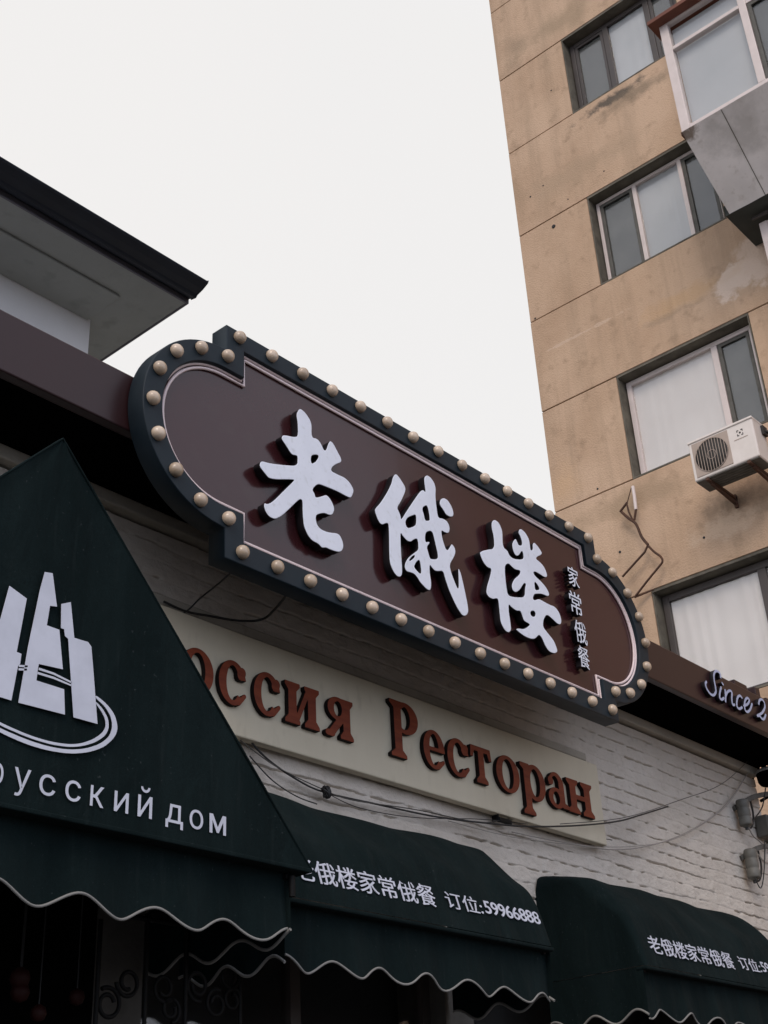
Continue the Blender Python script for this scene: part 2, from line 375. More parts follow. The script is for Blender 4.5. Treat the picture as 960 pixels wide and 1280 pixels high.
M_iron  = mat('grey_iron', (.11,.105,.092), .7, (.075,.07,.06), 10, .1, 70)
M_shade = mat('pale_enamel', (.55,.55,.54), .4)
M_wrought = mat('wrought_iron', (.005,.005,.005), .6, spec=.15)
M_lant = mat('red_ornament', (.022,.004,.003), .6, spec=.2)
M_roof = mat('cement_bounce_roof', (.50,.48,.45), .9, (.40,.385,.36), 1.5, .2, 30)  # tone of the unseen roof, raised to bounce light up at the block
M_shop = mat('shaded_render', (.10,.095,.085), .9, (.07,.066,.058), 5, .2, 60)  # darker render; the shade below the awnings is put into the colour
M_ash   = mat('asphalt', (.05,.05,.052), .9, (.06,.06,.06), 2, .3, 40)
M_pave = mat('paving', (.095,.092,.09), .9, (.075,.072,.07), 1.5, .2, 30)
M_kerb  = mat('kerb_stone', (.25,.245,.235), .9, (.2,.195,.19), 4, .2, 30)
def glass_mat():
    M = bpy.data.materials.new('window_glass'); M.use_nodes = True; t = M.node_tree; t.nodes.clear()
    o = t.nodes.new('ShaderNodeOutputMaterial'); mx = t.nodes.new('ShaderNodeMixShader'); tr = t.nodes.new('ShaderNodeBsdfTransparent'); gl = t.nodes.new('ShaderNodeBsdfGlossy')
    tr.inputs[0].default_value = (.965,.965,.965,1); gl.inputs['Roughness'].default_value = .03
    lw = t.nodes.new('ShaderNodeLayerWeight'); lw.inputs[0].default_value = .5
    pw = t.nodes.new('ShaderNodeMath'); pw.operation = 'POWER'; pw.inputs[1].default_value = 5; t.links.new(lw.outputs['Facing'], pw.inputs[0])
    fr = t.nodes.new('ShaderNodeMath'); fr.operation = 'MULTIPLY_ADD'; fr.inputs[1].default_value = .95; fr.inputs[2].default_value = .045; t.links.new(pw.outputs[0], fr.inputs[0])
    g = t.nodes.new('ShaderNodeNewGeometry'); n = t.nodes.new('ShaderNodeTexNoise'); n.inputs['Scale'].default_value = 2.2
    b = t.nodes.new('ShaderNodeBump'); b.inputs['Strength'].default_value = .012; b.inputs['Distance'].default_value = .1
    t.links.new(g.outputs['Position'], n.inputs['Vector']); t.links.new(n.outputs['Fac'], b.inputs['Height']); t.links.new(b.outputs[0], gl.inputs['Normal'])
    ma = t.nodes.new('ShaderNodeMath'); ma.operation = 'MULTIPLY'; ma.inputs[1].default_value = 1.3; ma.use_clamp = True; t.links.new(fr.outputs[0], ma.inputs[0])
    t.links.new(ma.outputs[0], mx.inputs[0]); t.links.new(tr.outputs[0], mx.inputs[1]); t.links.new(gl.outputs[0], mx.inputs[2]); t.links.new(mx.outputs[0], o.inputs[0])
    return M
M_glass = glass_mat()

# ------------------------------------------------------------------ the setting
YW, YF, YS, YG, YA = 4.0, 3.53, 3.425, 3.20, 3.40       # wall, fascia, sign, gable awning, window awnings
ZSOF, ZFT = 4.43, 4.68
XE = 8.80                                               # the right end of the restaurant
TX = 11.5                                               # face of the apartment block
g = MB(); g.add([(-400,-400,0),(400,-400,0),(400,400,0),(-400,400,0)], [(0,1,2,3)])
tag(g.build('road', M_ash), kind='structure')
p = MB(); p.box((-30,1.0,-.05),(TX,30,.12)); tag(p.build('pavement', M_pave), kind='structure')
p = MB(); p.box((-30,.86,-.05),(TX,.997,.135)); tag(p.build('kerb', M_kerb, bevel=.015), kind='structure')

# ------------------------------------------------------------------ restaurant building
rest = thing('restaurant_building', (3.0, YW, .12), 'low whitewashed brick restaurant with a maroon fascia along its roof edge', 'building')
def brick_wall():
    x0, x1, z0, z1, hx, hz = 2.0, XE, 2.75, ZSOF-.080, .010, .0031
    xs = np.arange(x0, x1+hx*.5, hx); zs = np.arange(z0, z1+hz*.5, hz); xs[-1] = x1; zs[-1] = z1
    X, Z = np.meshgrid(xs, zs); ch, bl = .0795, .245
    def vn(sx, sz, seed):
        r = np.random.default_rng(seed); gx, gz = X/sx, Z/sz; T = r.random((400, 400)); ix, iz = np.floor(gx).astype(int), np.floor(gz).astype(int); fx, fz = gx-ix, gz-iz
        fx, fz = fx*fx*(3-2*fx), fz*fz*(3-2*fz); q = lambda a, b: T[(iz+b) % 400, (ix+a) % 400]
        return (q(0,0)*(1-fx)+q(1,0)*fx)*(1-fz)+(q(0,1)*(1-fx)+q(1,1)*fx)*fz
    Zw = Z + (vn(.6,.3,1)-.5)*.020 + (vn(.12,.08,2)-.5)*.009 + (vn(.035,.03,13)-.5)*.006
    row = np.floor(Zw/ch).astype(int); v = Zw/ch-row
    u = X/bl + .5*(row % 2) + .17*np.sin(row*3.1); col = np.floor(u).astype(int); fu = u-col
    R = np.random.default_rng(5).random((500, 500)); rnd = R[row % 500, col % 500]; rnd2 = R[(row*7+3) % 500, (col*5+11) % 500]
    bed = np.minimum(v, 1-v)*ch; head = np.minimum(fu, 1-fu)*bl
    openj = np.clip((vn(.40,.085,3)*.52+vn(.045,.03,4)*.48-.475)*9, 0, 1)          # where paint has not filled the joint
    jw = .0022+.0040*vn(.16,.08,9)+.0035*np.clip(vn(.05,.03,12)-.6,0,1)
    groove = np.clip(1-bed/jw, 0, 1)**.5*openj*.030 + np.clip(1-bed/.010, 0, 1)*.0022 + np.clip(1-head/.010, 0, 1)*.0035*np.clip(rnd2*2-.5, 0, 1)
    out = (rnd-.5)*.0045 + (1-v)*.0022*rnd2 + (vn(.05,.04,6)-.5)*.005 + (vn(.018,.015,7)-.5)*.003 + (vn(.9,.5,8)-.5)*.012
    Y = YW + .006 - out + groove
    return build_grid('wall', np.stack([X, Y, Z], -1), M_brick, rest)
bw = brick_wall()
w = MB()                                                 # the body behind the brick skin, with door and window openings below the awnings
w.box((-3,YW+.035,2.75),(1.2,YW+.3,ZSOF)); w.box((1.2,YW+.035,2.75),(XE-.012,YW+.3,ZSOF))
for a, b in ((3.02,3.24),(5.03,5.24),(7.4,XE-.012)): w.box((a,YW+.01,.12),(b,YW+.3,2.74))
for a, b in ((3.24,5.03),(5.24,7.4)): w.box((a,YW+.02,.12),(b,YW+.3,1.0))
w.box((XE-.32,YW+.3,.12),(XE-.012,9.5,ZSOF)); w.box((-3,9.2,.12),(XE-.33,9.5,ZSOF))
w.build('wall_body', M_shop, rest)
w = MB(); w.box((-3,YW+.005,.12),(3.015,YW+.3,2.745)); w.build('shade_backing', M_black, rest)  # black sheet: the shade under the gabled awning is put into its colour
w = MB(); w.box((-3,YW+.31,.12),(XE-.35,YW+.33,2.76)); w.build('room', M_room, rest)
f = MB(); f.box((-3,YW-.040,ZSOF-.066),(XE,YW+.3,ZSOF-.003))
f.build('frieze', M_frieze, rest, bevel=.008)
f = MB(); f.box((-3,YW-.020,3.995),(6.50,YW+.02,4.045)); f.build('ledge', M_frieze, rest, bevel=.008)
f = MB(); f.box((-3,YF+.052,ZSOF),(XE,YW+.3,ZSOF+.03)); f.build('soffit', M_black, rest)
f = MB()
f.box((-3,YF,ZSOF-.012),(XE,YF+.05,ZFT)); 
fas = f.build('fascia', M_fascia, rest, bevel=.006)
f = MB(); f.box((-3,YF+.052,ZSOF+.035),(XE,9.5,ZFT-.04)); f.build('roof', M_roof, rest)
f = MB()
for (a, b, h) in ((7.75,7.93,.035),(8.05,8.12,.06),(8.2,8.75,.02)): f.box((a,YF+.004,ZFT-.01),(b,YF+.06,ZFT+h))
f.build('flashing', M_fascia, rest, bevel=.004)
f = MB()
for k in range(9):
    a = XE+.002; yy = YF+.06+k*.05; f.add([(a,yy,ZSOF+.02),(a,yy+.05,ZSOF+.02),(a+.03*random.random(),yy+.03,ZSOF-.05-.06*random.random()),(a,yy+.01,ZSOF-.03)], [(0,1,2,3)])
f.build('torn_edge', M_black, rest)

# window panes and a lit cloth behind the middle awning
def shop_window(a, b):
    fr = MB()
    for q in (a+.03, (a+b)/2, b-.03): fr.box((q-.03,YW+.1,1.0),(q+.03,YW+.16,2.74))
    fr.box((a+.06,YW+.1,1.0),((a+b)/2-.03,YW+.16,1.06)); fr.box(((a+b)/2+.03,YW+.1,1.0),(b-.06,YW+.16,1.06))
    o = fr.build('window', M_brown, rest)
    gl = MB(); gl.box((a+.06,YW+.125,1.06),((a+b)/2-.03,YW+.135,2.74)); gl.box(((a+b)/2+.03,YW+.125,1.06),(b-.06,YW+.135,2.74)); gl.build('pane', M_glass, o)
shop_window(3.24, 5.03); shop_window(5.24, 7.4)

# ------------------------------------------------------------------ house with deep eaves, left
ZE, YH = 6.102, 4.9
hse = thing('eaved_house', (1.5, YH, .12), 'white plastered house with deep grey eaves and a dark roof edge, rising behind the fascia', 'building')
XH = atY(113,400,YH)[0]; se = atZ(232,379,ZE); XS_, YE = se[0], se[1]
q = MB(); q.box((-6,YH,ZFT-.03),(XH,YH+4.2,ZE+.0)); q.build('wall', M_plast, hse)
q = MB(); q.box((-6,YE,ZE),(XS_,YH+4.6,ZE+.05)); q.build('soffit', M_soff, hse)
lb = atZ(150,372,ZE-.018)
q = MB(); q.box((-6,lb[1],ZE-.018),(lb[0],YH-.002,ZE-.001)); q.build('bed_mould', M_soff, hse, bevel=.006)
q = MB(); q.box((-6,YE-.012,ZE-.004),(XS_+.012,YE-.001,ZE+.033)); q.box((XS_+.001,YE-.001,ZE-.004),(XS_+.012,YH+4.6,ZE+.05)); q.build('edge_strip', M_strip, hse)
prof = [(YE-.001,ZE+.034),(YE-.028,ZE+.026),(YE-.034,ZE+.014),(YE-.070,ZE+.006),(YE-.082,ZE+.018),(YE-.125,ZE+.030),(YE-.166,ZE+.050),(YE-.170,ZE+.062),(YE-.001,ZE+.15)]
q = MB(); n_ = len(prof)
vs = [(-6,y,z) for y, z in prof]+[(XS_+.012+.0,y,z) for y, z in prof]
q.add(vs, [(i, i+n_, (i+1) % n_+n_, (i+1) % n_) for i in range(n_)]+[tuple(range(n_))[::-1], tuple(range(n_, 2*n_))]); q.build('gutter', M_gut, hse, bevel=.004)
q = MB(); q.add([(-6,YE,ZE+.051),(XS_,YE,ZE+.051),(XS_,YH+4.6,ZE+.051),(-6,YH+4.6,ZE+.051),(-6,YH+2,ZE+.5),(XS_,YH+2,ZE+.5)], [(0,1,5,4),(4,5,2,3),(1,2,5),(0,4,3),(0,3,2,1)]); q.build('roof', M_gut, hse)

# ------------------------------------------------------------------ apartment block, right
apt = thing('apartment_block', (TX, 2.0, 0), 'tall ochre concrete apartment block with horizontal panel joints, right of the restaurant', 'building')
Y_L, Y_R = 7.05, -2.45
TOP = [18.63, 15.845, 12.985, 10.225, 7.455, 4.66]; BOT = [17.245, 14.45, 11.575, 8.83, 6.06, 3.27]
WL, WR = 5.98, 4.285
P_ = MB(); gap = .007
def panel(y0, y1, z0, z1, d=0.0): P_.box((TX+d, y0+gap, z0+gap), (TX+.10, y1-gap, z1-gap))
zt = 24.0
for i in range(len(TOP)):
    up = BOT[i-1] if i else zt
    panel(Y_R, Y_L, TOP[i], up, .0)
    panel(WL, Y_L, BOT[i], TOP[i], .002)
    panel(Y_R, WR, BOT[i], TOP[i], .001)
panel(Y_R, Y_L, 0, BOT[-1])
ap_wall = P_.build('wall', M_conc, apt, bevel=.006)
b_ = MB()
for i in range(len(TOP)):
    up = BOT[i-1] if i else zt
    b_.box((TX+.02,Y_R+.01,TOP[i]-.004),(TX+.36,Y_L-.012,up+.004)); b_.box((TX+.02,WL,BOT[i]),(TX+.36,Y_L-.012,TOP[i])); b_.box((TX+.02,Y_R+.01,BOT[i]),(TX+.36,WR,TOP[i]))
b_.box((TX+.02,Y_R+.01,0),(TX+.36,Y_L-.012,BOT[-1]))
b_.box((TX+.37,Y_R,0),(TX+11,Y_L-.02,zt))
b_.build('structural_core', M_joint, apt)
def streaks(M, color, amount):
    t = M.node_tree; l = t.links.new; b = t.nodes['Principled BSDF']; g_ = t.nodes.new('ShaderNodeNewGeometry')
    mp = t.nodes.new('ShaderNodeMapping'); mp.inputs['Scale'].default_value = (1, 2.6, .22); l(g_.outputs['Position'], mp.inputs['Vector'])
    n = t.nodes.new('ShaderNodeTexNoise'); n.inputs['Scale'].default_value = 1.5; n.inputs['Detail'].default_value = 9; n.inputs['Roughness'].default_value = .7; l(mp.outputs[0], n.inputs['Vector'])
    r = t.nodes.new('ShaderNodeMapRange'); r.inputs['From Min'].default_value = .47; r.inputs['From Max'].default_value = .72; r.inputs['To Max'].default_value = amount; l(n.outputs['Fac'], r.inputs['Value'])
    mx = t.nodes.new('ShaderNodeMix'); mx.data_type = 'RGBA'; mx.inputs['B'].default_value = (*color, 1); src = b.inputs['Base Color'].links[0].from_socket
    l(r.outputs[0], mx.inputs['Factor']); l(src, mx.inputs['A']); l(mx.outputs['Result'], b.inputs['Base Color'])
streaks(M_conc, (.31,.22,.145), .5)
for px, py, rd, col, sd_, sc_, lo, hi, am in (
    (835,395,(.5,1.6,.12),(.30,.22,.15),11.0,5.0,.48,.70,.45), (900,720,(.5,1.2,.10),(.22,.16,.11),12.0,5.0,.46,.66,.7), (640,60,(.5,.6,1.0),(.30,.22,.15),13.0,2.0,.46,.68,.6),
    (920,345,(.5,.95,.50),(.70,.56,.46),1.0,3.4,.48,.58,.9), (950,315,(.5,.6,.65),(.66,.51,.41),1.5,3.0,.46,.60,.8),
    (860,372,(.5,1.2,.35),(.54,.33,.15),2.0,2.4,.47,.66,.34), (768,122,(.5,1.05,.17),(.085,.072,.058),3.0,5.0,.44,.62,.9), (800,112,(.5,1.3,.30),(.22,.165,.11),3.5,3.0,.44,.68,.75),
    (800,622,(.5,2.2,.34),(.36,.255,.165),4.0,1.6,.46,.66,.75), (930,622,(.5,.8,.5),(.17,.125,.085),5.0,2.2,.46,.70,.85), (900,660,(.5,1.0,.35),(.60,.45,.33),5.5,3.0,.50,.62,.6),
    (640,240,(.5,.5,.8),(.37,.255,.165),6.0,2.6,.50,.66,.6), (720,215,(.5,2.2,.5),(.40,.285,.19),7.0,1.7,.48,.66,.6), (700,25,(.5,2.0,.6),(.33,.24,.155),8.0,1.5,.46,.66,.65),
    (700,600,(.5,.7,.7),(.56,.37,.22),9.0,1.6,.46,.66,.6), (730,415,(.5,1.6,.06),(.60,.45,.34),10.0,5.0,.50,.60,.6)):
    blob(M_conc, tuple(atX(px,py,TX)), rd, col, sd_, sc_, lo, hi, am)
for (px, py, r) in ((692,283,.028),(747,611,.012),(669,398,.012),(663,246,.012),(679,232,.01),(710,249,.009),(689,113,.01),(755,214,.01),(775,690,.016),(880,672,.014)):
    c_ = atX(px,py,TX)
    h_ = MB(); h_.lathe((TX+.004,c_[1],c_[2]), (-1,0,0), [(r*1.0,0),(r,.008),(r*.5,.009)], 12); h_.build('wall_hole', M_room, apt)
# windows: outer reveal lining, frame, panes, what hangs behind them
DEP = .15
def apt_window(i, frame_m, fw, mulls, backs, rail=None, label=None, fold=.0028):
    z0, z1 = BOT[i], TOP[i]; x = TX+DEP
    r_ = MB()
    r_.box((TX+.006,WL-.0,z0),(TX+.34,WL-.014,z1)); r_.box((TX+.006,WR,z0),(TX+.34,WR+.014,z1)); r_.box((TX+.006,WR+.014,z1-.03),(TX+.34,WL-.014,z1)); r_.box((TX+.004,WR+.014,z0),(TX+.34,WL-.014,z0+.02))
    wnd = r_.build('window', M_reveal, apt)
    if label: wnd['label'] = label
    f_ = MB(); a, b, c, d = WL-.03, WR+.03, z0+.02, z1-.045
    f_.box((x,a,c),(x+.06,a-fw,d)); f_.box((x,b,c),(x+.06,b+fw,d)); f_.box((x+.002,a-fw,d),(x+.058,b+fw,d-fw)); f_.box((x+.002,a-fw,c),(x+.058,b+fw,c+fw))
    for q in mulls: f_.box((x+.001,q-fw*.62,c+fw),(x+.059,q+fw*.62,d-fw))
    f_.build('frame', frame_m, wnd, bevel=.006)
    e = [a-fw]+list(mulls)+[b+fw]
    for k in range(len(e)-1):
        hi, lo = e[k]-(fw*.62 if k else 0), e[k+1]+(fw*.62 if k < len(mulls) else 0)
        g_ = MB(); g_.box((x+.028,hi-.001,c+fw),(x+.034,lo+.001,d-fw)); g_.build('pane', M_glass, wnd)
        if backs[k] is M_screen:
            s_ = MB(); s_.box((x+.008,hi-.006,c+fw+.006),(x+.022,hi-.05,d-fw-.006)); s_.box((x+.008,lo+.006,c+fw+.006),(x+.022,lo+.045,d-fw-.006)); s_.box((x+.009,hi-.05,d-fw-.045),(x+.021,lo+.045,d-fw-.006)); s_.box((x+.009,hi-.05,c+fw+.006),(x+.021,lo+.045,c+fw+.045))
            s_.build('sash', M_brown if frame_m is M_brown else M_iron, wnd)
            k_ = MB(); k_.box((x+.04,hi,c+fw),(x+.043,lo,d-fw)); k_.build('insect_screen', M_screen, wnd)
        else:
            ny = 40; ys = np.linspace(hi+.02, lo-.02, ny); zz = np.linspace(c, d, 6); Yg, Zg = np.meshgrid(ys, zz)
            Xg = x+.050+fold*np.sin(Yg*38+np.sin(Yg*9)*2)
            build_grid('curtain', np.stack([Xg,Yg,Zg],-1), backs[k], wnd)
    bk = MB(); bk.box((x+.14,WL,z0),(x+.15,WR,z1)); bk.build('room', M_room, wnd)
    return wnd
apt_window(0, M_pvc, .05, (5.39,4.76), (M_screen, M_curtg, M_screen))
apt_window(1, M_brown, .065, (5.39,4.76), (M_screen, M_curtg, M_screen), label='window with dark brown frame')
apt_window(2, M_pvc, .045, (5.40,4.76), (M_screen, M_curtg, M_screen), label='white three-light window with dark insect screens')
apt_window(3, M_pvc, .06, (4.81,), (M_curt, M_screen), label='white window with one wide curtained light')
apt_window(4, M_brown, .075, (4.80,), (M_curt, M_curt), fold=.007, label='window with dark frame and white curtains')
apt_window(5, M_brown, .06, (4.80,), (M_curtg, M_screen))
# enclosed balcony with a sloped sheet-metal skirt
BX, BL, BR, BZ, BT = 10.10, 4.02, 1.0, 11.72, 13.36
blob(M_sheet, tuple(atX(862,172,10.2)), (.6,.30,.16), (.16,.10,.06), 1.0, 6.0, .44, .60, .85); blob(M_sheet, tuple(atX(925,165,10.4)), (.9,.9,.5), (.50,.46,.43), 2.0, 2.5, .46, .66, .7)
bal = MB(); bal.box((TX-.69,BL,11.0),(TX-.003,BR,11.14)); balc = bal.build('balcony', M_vent, apt); balc['label'] = 'enclosed balcony with white frames and a sloped sheet-metal skirt'
sk = []
for j, t in enumerate(np.linspace(0,1,10)):
    xx = BX+(TX-.69-BX)*t**.92; z_ = BZ+(11.0-BZ)*t - .02*math.sin(math.pi*t)
    sk.append([(xx+.004*math.sin(yy*9+t*4), yy, z_) for yy in np.linspace(BL-.045*t, BR, 60)])
build_grid('skirt', np.array(sk), M_sheet, balc)
e_ = MB()
vs = []
for t in np.linspace(0,1,10): vs.append((BX+(TX-.69-BX)*t**.92+.006, BL-.045*t-.002, BZ+(11.0-BZ)*t-.02*math.sin(math.pi*t)))
e_.add(vs+[(TX-.004,BL-.047,11.0),(TX-.004,BL-.003,BZ)], [tuple(range(len(vs)+2))]); e_.box((BX-.01,BL+.006,BZ-.05),(TX-.004,BL-.004,BZ-.002))
e_.build('side_cheek', M_rust, balc)
for yy in (3.55, 2.6, 1.7):
    s_ = MB(); s_.add([(BX+(TX-.69-BX)*t**.92-.004, yy+o, BZ+(11.0-BZ)*t-.02*math.sin(math.pi*t)-.003) for t in np.linspace(0,1,10) for o in (-.004,.004)], [(2*k,2*k+1,2*k+3,2*k+2) for k in range(9)]); s_.build('seam', M_reveal, balc)
fr = MB(); fw = .075
ys = [BL-fw/2, 3.07, 2.15, 1.1]
fr.box((BX,BL,BZ),(BX+.08,BL-.10,BT))
for q in ys[1:]: fr.box((BX+.002,q-.042,BZ+.05),(BX+.078,q+.042,BT-.05))
for z in (BZ, BT-.05): fr.box((BX+.001,BL-.10,z),(BX+.079,BR,z+.05))
ZR = 12.90
for a, b in ((BL-.10,ys[1]+.042),(ys[1]-.042,ys[2]+.042),(ys[2]-.042,ys[3]+.042)): fr.box((BX+.003,a,ZR),(BX+.077,b,ZR+.05))
fr.box((BX+.082,BL-.003,BZ),(TX-.005,BL-.06,BZ+.05)); fr.box((BX+.082,BL-.003,BT-.05),(TX-.005,BL-.06,BT)); fr.box((TX-.08,BL-.004,BZ+.05),(TX-.005,BL-.059,BT-.05))
fr.build('frame', M_pvc, balc, bevel=.006)
for k, (a, b) in enumerate(((BL-.10,ys[1]+.042),(ys[1]-.042,ys[2]+.042),(ys[2]-.042,ys[3]+.042))):
    for z0, z1 in ((BZ+.05,ZR),(ZR+.05,BT-.05)):
        g_ = MB(); g_.box((BX+.035,a,z0),(BX+.041,b,z1)); g_.build('pane', M_glass, balc)
    if k:
        s_ = MB(); s_.box((BX+.01,a-.01,BZ+.06),(BX+.03,a-.05,ZR-.01)); s_.box((BX+.01,b+.01,BZ+.06),(BX+.03,b+.05,ZR-.01)); s_.box((BX+.011,a-.05,ZR-.05),(BX+.029,b+.05,ZR-.01)); s_.box((BX+.011,a-.05,BZ+.06),(BX+.029,b+.05,BZ+.10)); s_.build('sash', M_iron, balc)
        s_ = MB(); s_.box((BX+.05,a,BZ+.05),(BX+.053,b,ZR)); s_.build('insect_screen', M_screen, balc)
g_ = MB(); g_.box((BX+.083,BL-.02,BZ+.05),(TX-.082,BL-.026,BT-.05)); g_.build('pane', M_glass, balc)
s_ = MB(); s_.box((BX+.10,BL-.1,BZ+.03),(BX+.11,BR,BT-.08)); s_.build('curtain', M_curtg, balc)
v_ = MB(); v_.add([(BX-.12,BL+.08,BT+.02),(TX-.004,BL+.08,BT+.22),(TX-.004,BR,BT+.22),(BX-.12,BR,BT+.02),(BX-.12,BL+.08,BT-.035),(TX-.004,BL+.08,BT+.0),(TX-.004,BR,BT+.0),(BX-.12,BR,BT-.035)],
                  [(0,3,2,1),(4,5,6,7),(0,1,5,4),(1,2,6,5),(2,3,7,6),(3,0,4,7)]); v_.build('roof', M_visor, balc, bevel=.006)
# glazing of the next balcony down
low = MB(); lx = 11.09
for q in (3.79, 2.6): low.box((lx,q,9.0),(lx+.07,q-.09,10.93))
low.box((lx+.001,3.70,10.85),(lx+.069,2.6,10.92)); low.box((lx+.001,3.70,9.0),(lx+.069,2.6,9.07)); lowo = low.build('lower_glazing', M_pvc, balc, bevel=.006)
g_ = MB(); g_.box((lx+.03,3.70,9.07),(lx+.036,2.6,10.85)); g_.build('pane', M_glass, lowo)
g_ = MB(); g_.bar((lx-.08,3.82,10.955),(lx-.08,2.6,10.955),.03); g_.build('curtain_rail', M_brown, lowo)
g_ = MB(); g_.box((lx+.1,3.72,9.0),(lx+.11,2.6,10.9)); g_.build('curtain', M_curtg, lowo)

# ------------------------------------------------------------------ air conditioner on the block
AX, AYL, AYR, AZ0, AZ1 = 10.90, 4.985, 4.26, 8.125, 8.585
ac = thing('air_conditioner', (AX+.15,(AYL+AYR)/2,AZ0), 'white outdoor air conditioner unit on rusty brackets under a curtained window', 'air conditioner')
q = MB(); q.box((AX,AYL,AZ0),(AX+.29,AYR,AZ1)); q.build('casing', M_ac, ac, bevel=.018, seg=3)
q = MB(); q.box((AX-.012,AYL+.004,AZ1-.02),(AX+.30,AYR-.004,AZ1+.006)); q.build('top_cover', M_ac, ac, bevel=.006)
q = MB(); q.box((AX+.012,AYL-.012,AZ0-.010),(AX+.28,AYR+.012,AZ0+.004))
for k in range(5): q.box((AX+.04+.045*k,AYL-.10,AZ0-.016),(AX+.055+.045*k,AYR+.10,AZ0-.009))
q.build('dark_base_pan', M_iron, ac)  # pan toned dark so the underside's shade sits in its colour
gy0, gy1 = AYL-.035, AYL-.445; gcy, gcz, gr = (gy0+gy1)/2, (AZ0+AZ1)/2-.005, .185
q = MB(); q.box((AX-.006,gy0,AZ0+.03),(AX+.004,gy1,AZ1-.035)); q.build('grille_plate', M_acg, ac, bevel=.004)
q = MB(); q.lathe((AX-.0065,gcy,gcz), (-1,0,0), [(gr,0),(gr,.002),(.02,.0025)], 40); q.build('fan', M_acd, ac)
q = MB()
for k in range(-5, 6):
    dy = k*gr*2/12; h = math.sqrt(max(gr*gr-dy*dy, 0)); wd = .0026
    q.box((AX-.016,gcy+dy-wd,gcz-h),(AX-.011,gcy+dy+wd,gcz+h))
for rr in (.05,.183): q.tube([(AX-.012,gcy+rr*math.cos(t),gcz+rr*math.sin(t)) for t in np.linspace(0,2*math.pi,33)[:-1]], .003, 5, closed=True)
q.build('grille', M_acg, ac)
ey, ez = AYL-.575, AZ1-.125; q = MB(); hs_ = .033
for sy in (-1,1):
    for sz in (-1,1):
        q.box((AX-.004,ey+sy*hs_,ez+sz*hs_),(AX-.001,ey+sy*hs_*.35,ez+sz*(hs_-.007))); q.box((AX-.004,ey+sy*hs_,ez+sz*(hs_-.0075)),(AX-.001,ey+sy*(hs_-.007),ez+sz*hs_*.3))
q.lathe((AX-.001,ey,ez),(-1,0,0),[(.010,0),(.010,.003)],16)
q.build('emblem', M_acd, ac)
q = MB(); q.box((AX-.003,ey+.075,ez-.062),(AX-.001,ey-.075,ez-.070)); q.build('nameplate', M_acg, ac)
for yy in (AYL-.14, AYR+.12):
    q = MB(); q.bar((AX-.01,yy,AZ0-.022),(TX,yy,AZ0-.022),.035,.03); q.bar((AX+.08,yy,AZ0-.04),(TX-.02,yy,AZ0-.085),.03,.03); q.bar((TX-.018,yy,AZ0+.02),(TX-.018,yy,AZ0-.13),.035,.03,up=(1,0,0)); q.build('bracket', M_rust, ac)
q = MB(); q.tube(catmull([(AX+.22,AYR-.005,AZ1-.08),(AX+.23,AYR-.06,AZ1-.13),(AX+.24,AYR-.07,AZ1-.3),(AX+.36,AYR-.05,AZ0-.02),(TX+.0,AYR-.02,AZ0+.05)]), .016, 8); q.box((AX+.17,AYR-.002,AZ1-.14),(AX+.26,AYR-.03,AZ1-.04)); q.build('hose', M_acd, ac)

# rusty wire bracket on the block
def wp(px, py, d=.10): return atX(px, py, TX-d)
rb = thing('wire_bracket', tuple(wp(815,665,0)), 'rusty bent iron wire bracket fixed to the ochre concrete wall', 'bracket')
q = MB()
q.tube(catmull([wp(777,640),wp(786,648),wp(795,655),wp(802,671),wp(810,681)],4), .016, 6)
q.tube([wp(775,640),wp(784,628)], .014, 6); q.tube([wp(783,628),wp(786,640),wp(792,652)], .010, 6); q.tube([wp(793,650),wp(795,636)], .013, 6); q.tube([wp(784,628),wp(789,610)], .006, 5)
q.tube([wp(810,681),wp(806,690),wp(778,721)], .013, 6); q.tube(catmull([wp(810,682),wp(818,690),wp(826,696),wp(828,702),wp(824,708),wp(810,725),wp(793,747)],5), .013, 6)
q.tube([wp(793,747),wp(817,737,.02)], .010, 6)
q.build('wire_frame', M_rust, rb)
q = MB(); q.tube([wp(795,637),wp(793,620),wp(791,608)], .019, 8); q.build('sleeve', M_pvc, rb)

# ------------------------------------------------------------------ marquee sign
sg = thing('marquee_sign', (1.325*YS, YS+.05, .69*YS+1.6), 'large maroon restaurant sign with white calligraphy and a dark frame of cream bulbs', 'sign')
A = lambda x, z: (x*YS, z*YS+1.6)
def arc(cx, cz, r, t0, t1, n=40): return [A(cx+r*math.cos(t), cz+r*math.sin(t)) for t in np.linspace(rad(t0), rad(t1), n)]
CXL, CXR, CZ = .904, 1.746, .8565
def outline(x0, x1, z0, z1, rl, rr, cz=CZ):
    p = [A(x0,z1), A(x1,z1)]
    if x1 < CXR-1e-6: p.append(A(x1, cz+rr))
    p += arc(CXR, cz, rr, 90, -90)
    if x1 < CXR-1e-6: p.append(A(x1, cz-rr))
    p += [A(x1,z0), A(x0,z0)]
    if x0 > CXL+1e-6: p.append(A(x0, cz-rl))
    p += arc(CXL, cz, rl, 270, 90)
    if x0 > CXL+1e-6: p.append(A(x0, cz+rl))
    return p
OUT = outline(CXL, CXR, .690, 1.023, .1275, .131)
INN = outline(.9345, 1.712, .7195, .9955, .0985, .102)
slab('frame', [OUT, INN], YS, .097, M_frame, sg, bevel=.004)
slab('panel', [outline(.91, 1.74, .696, 1.017, .121, .125)], YS+.034, .03, M_panel, sg)
for k, (ins, zz) in enumerate(((.0006, .007), (.0062, .007))):
    pts = outline(.9345+ins, 1.712-ins, .7195+ins, .9955-ins, .0985-ins, .102-ins)
    t_ = MB(); t_.tube([(x, YS+.034-zz, z) for x, z in pts], .0072, 8, closed=True); t_.build('trim', M_trim, sg)
bl = [(.930+.0567*k, .7045) for k in range(15)] + [(.924+.0571*k, 1.0115) for k in range(15)]
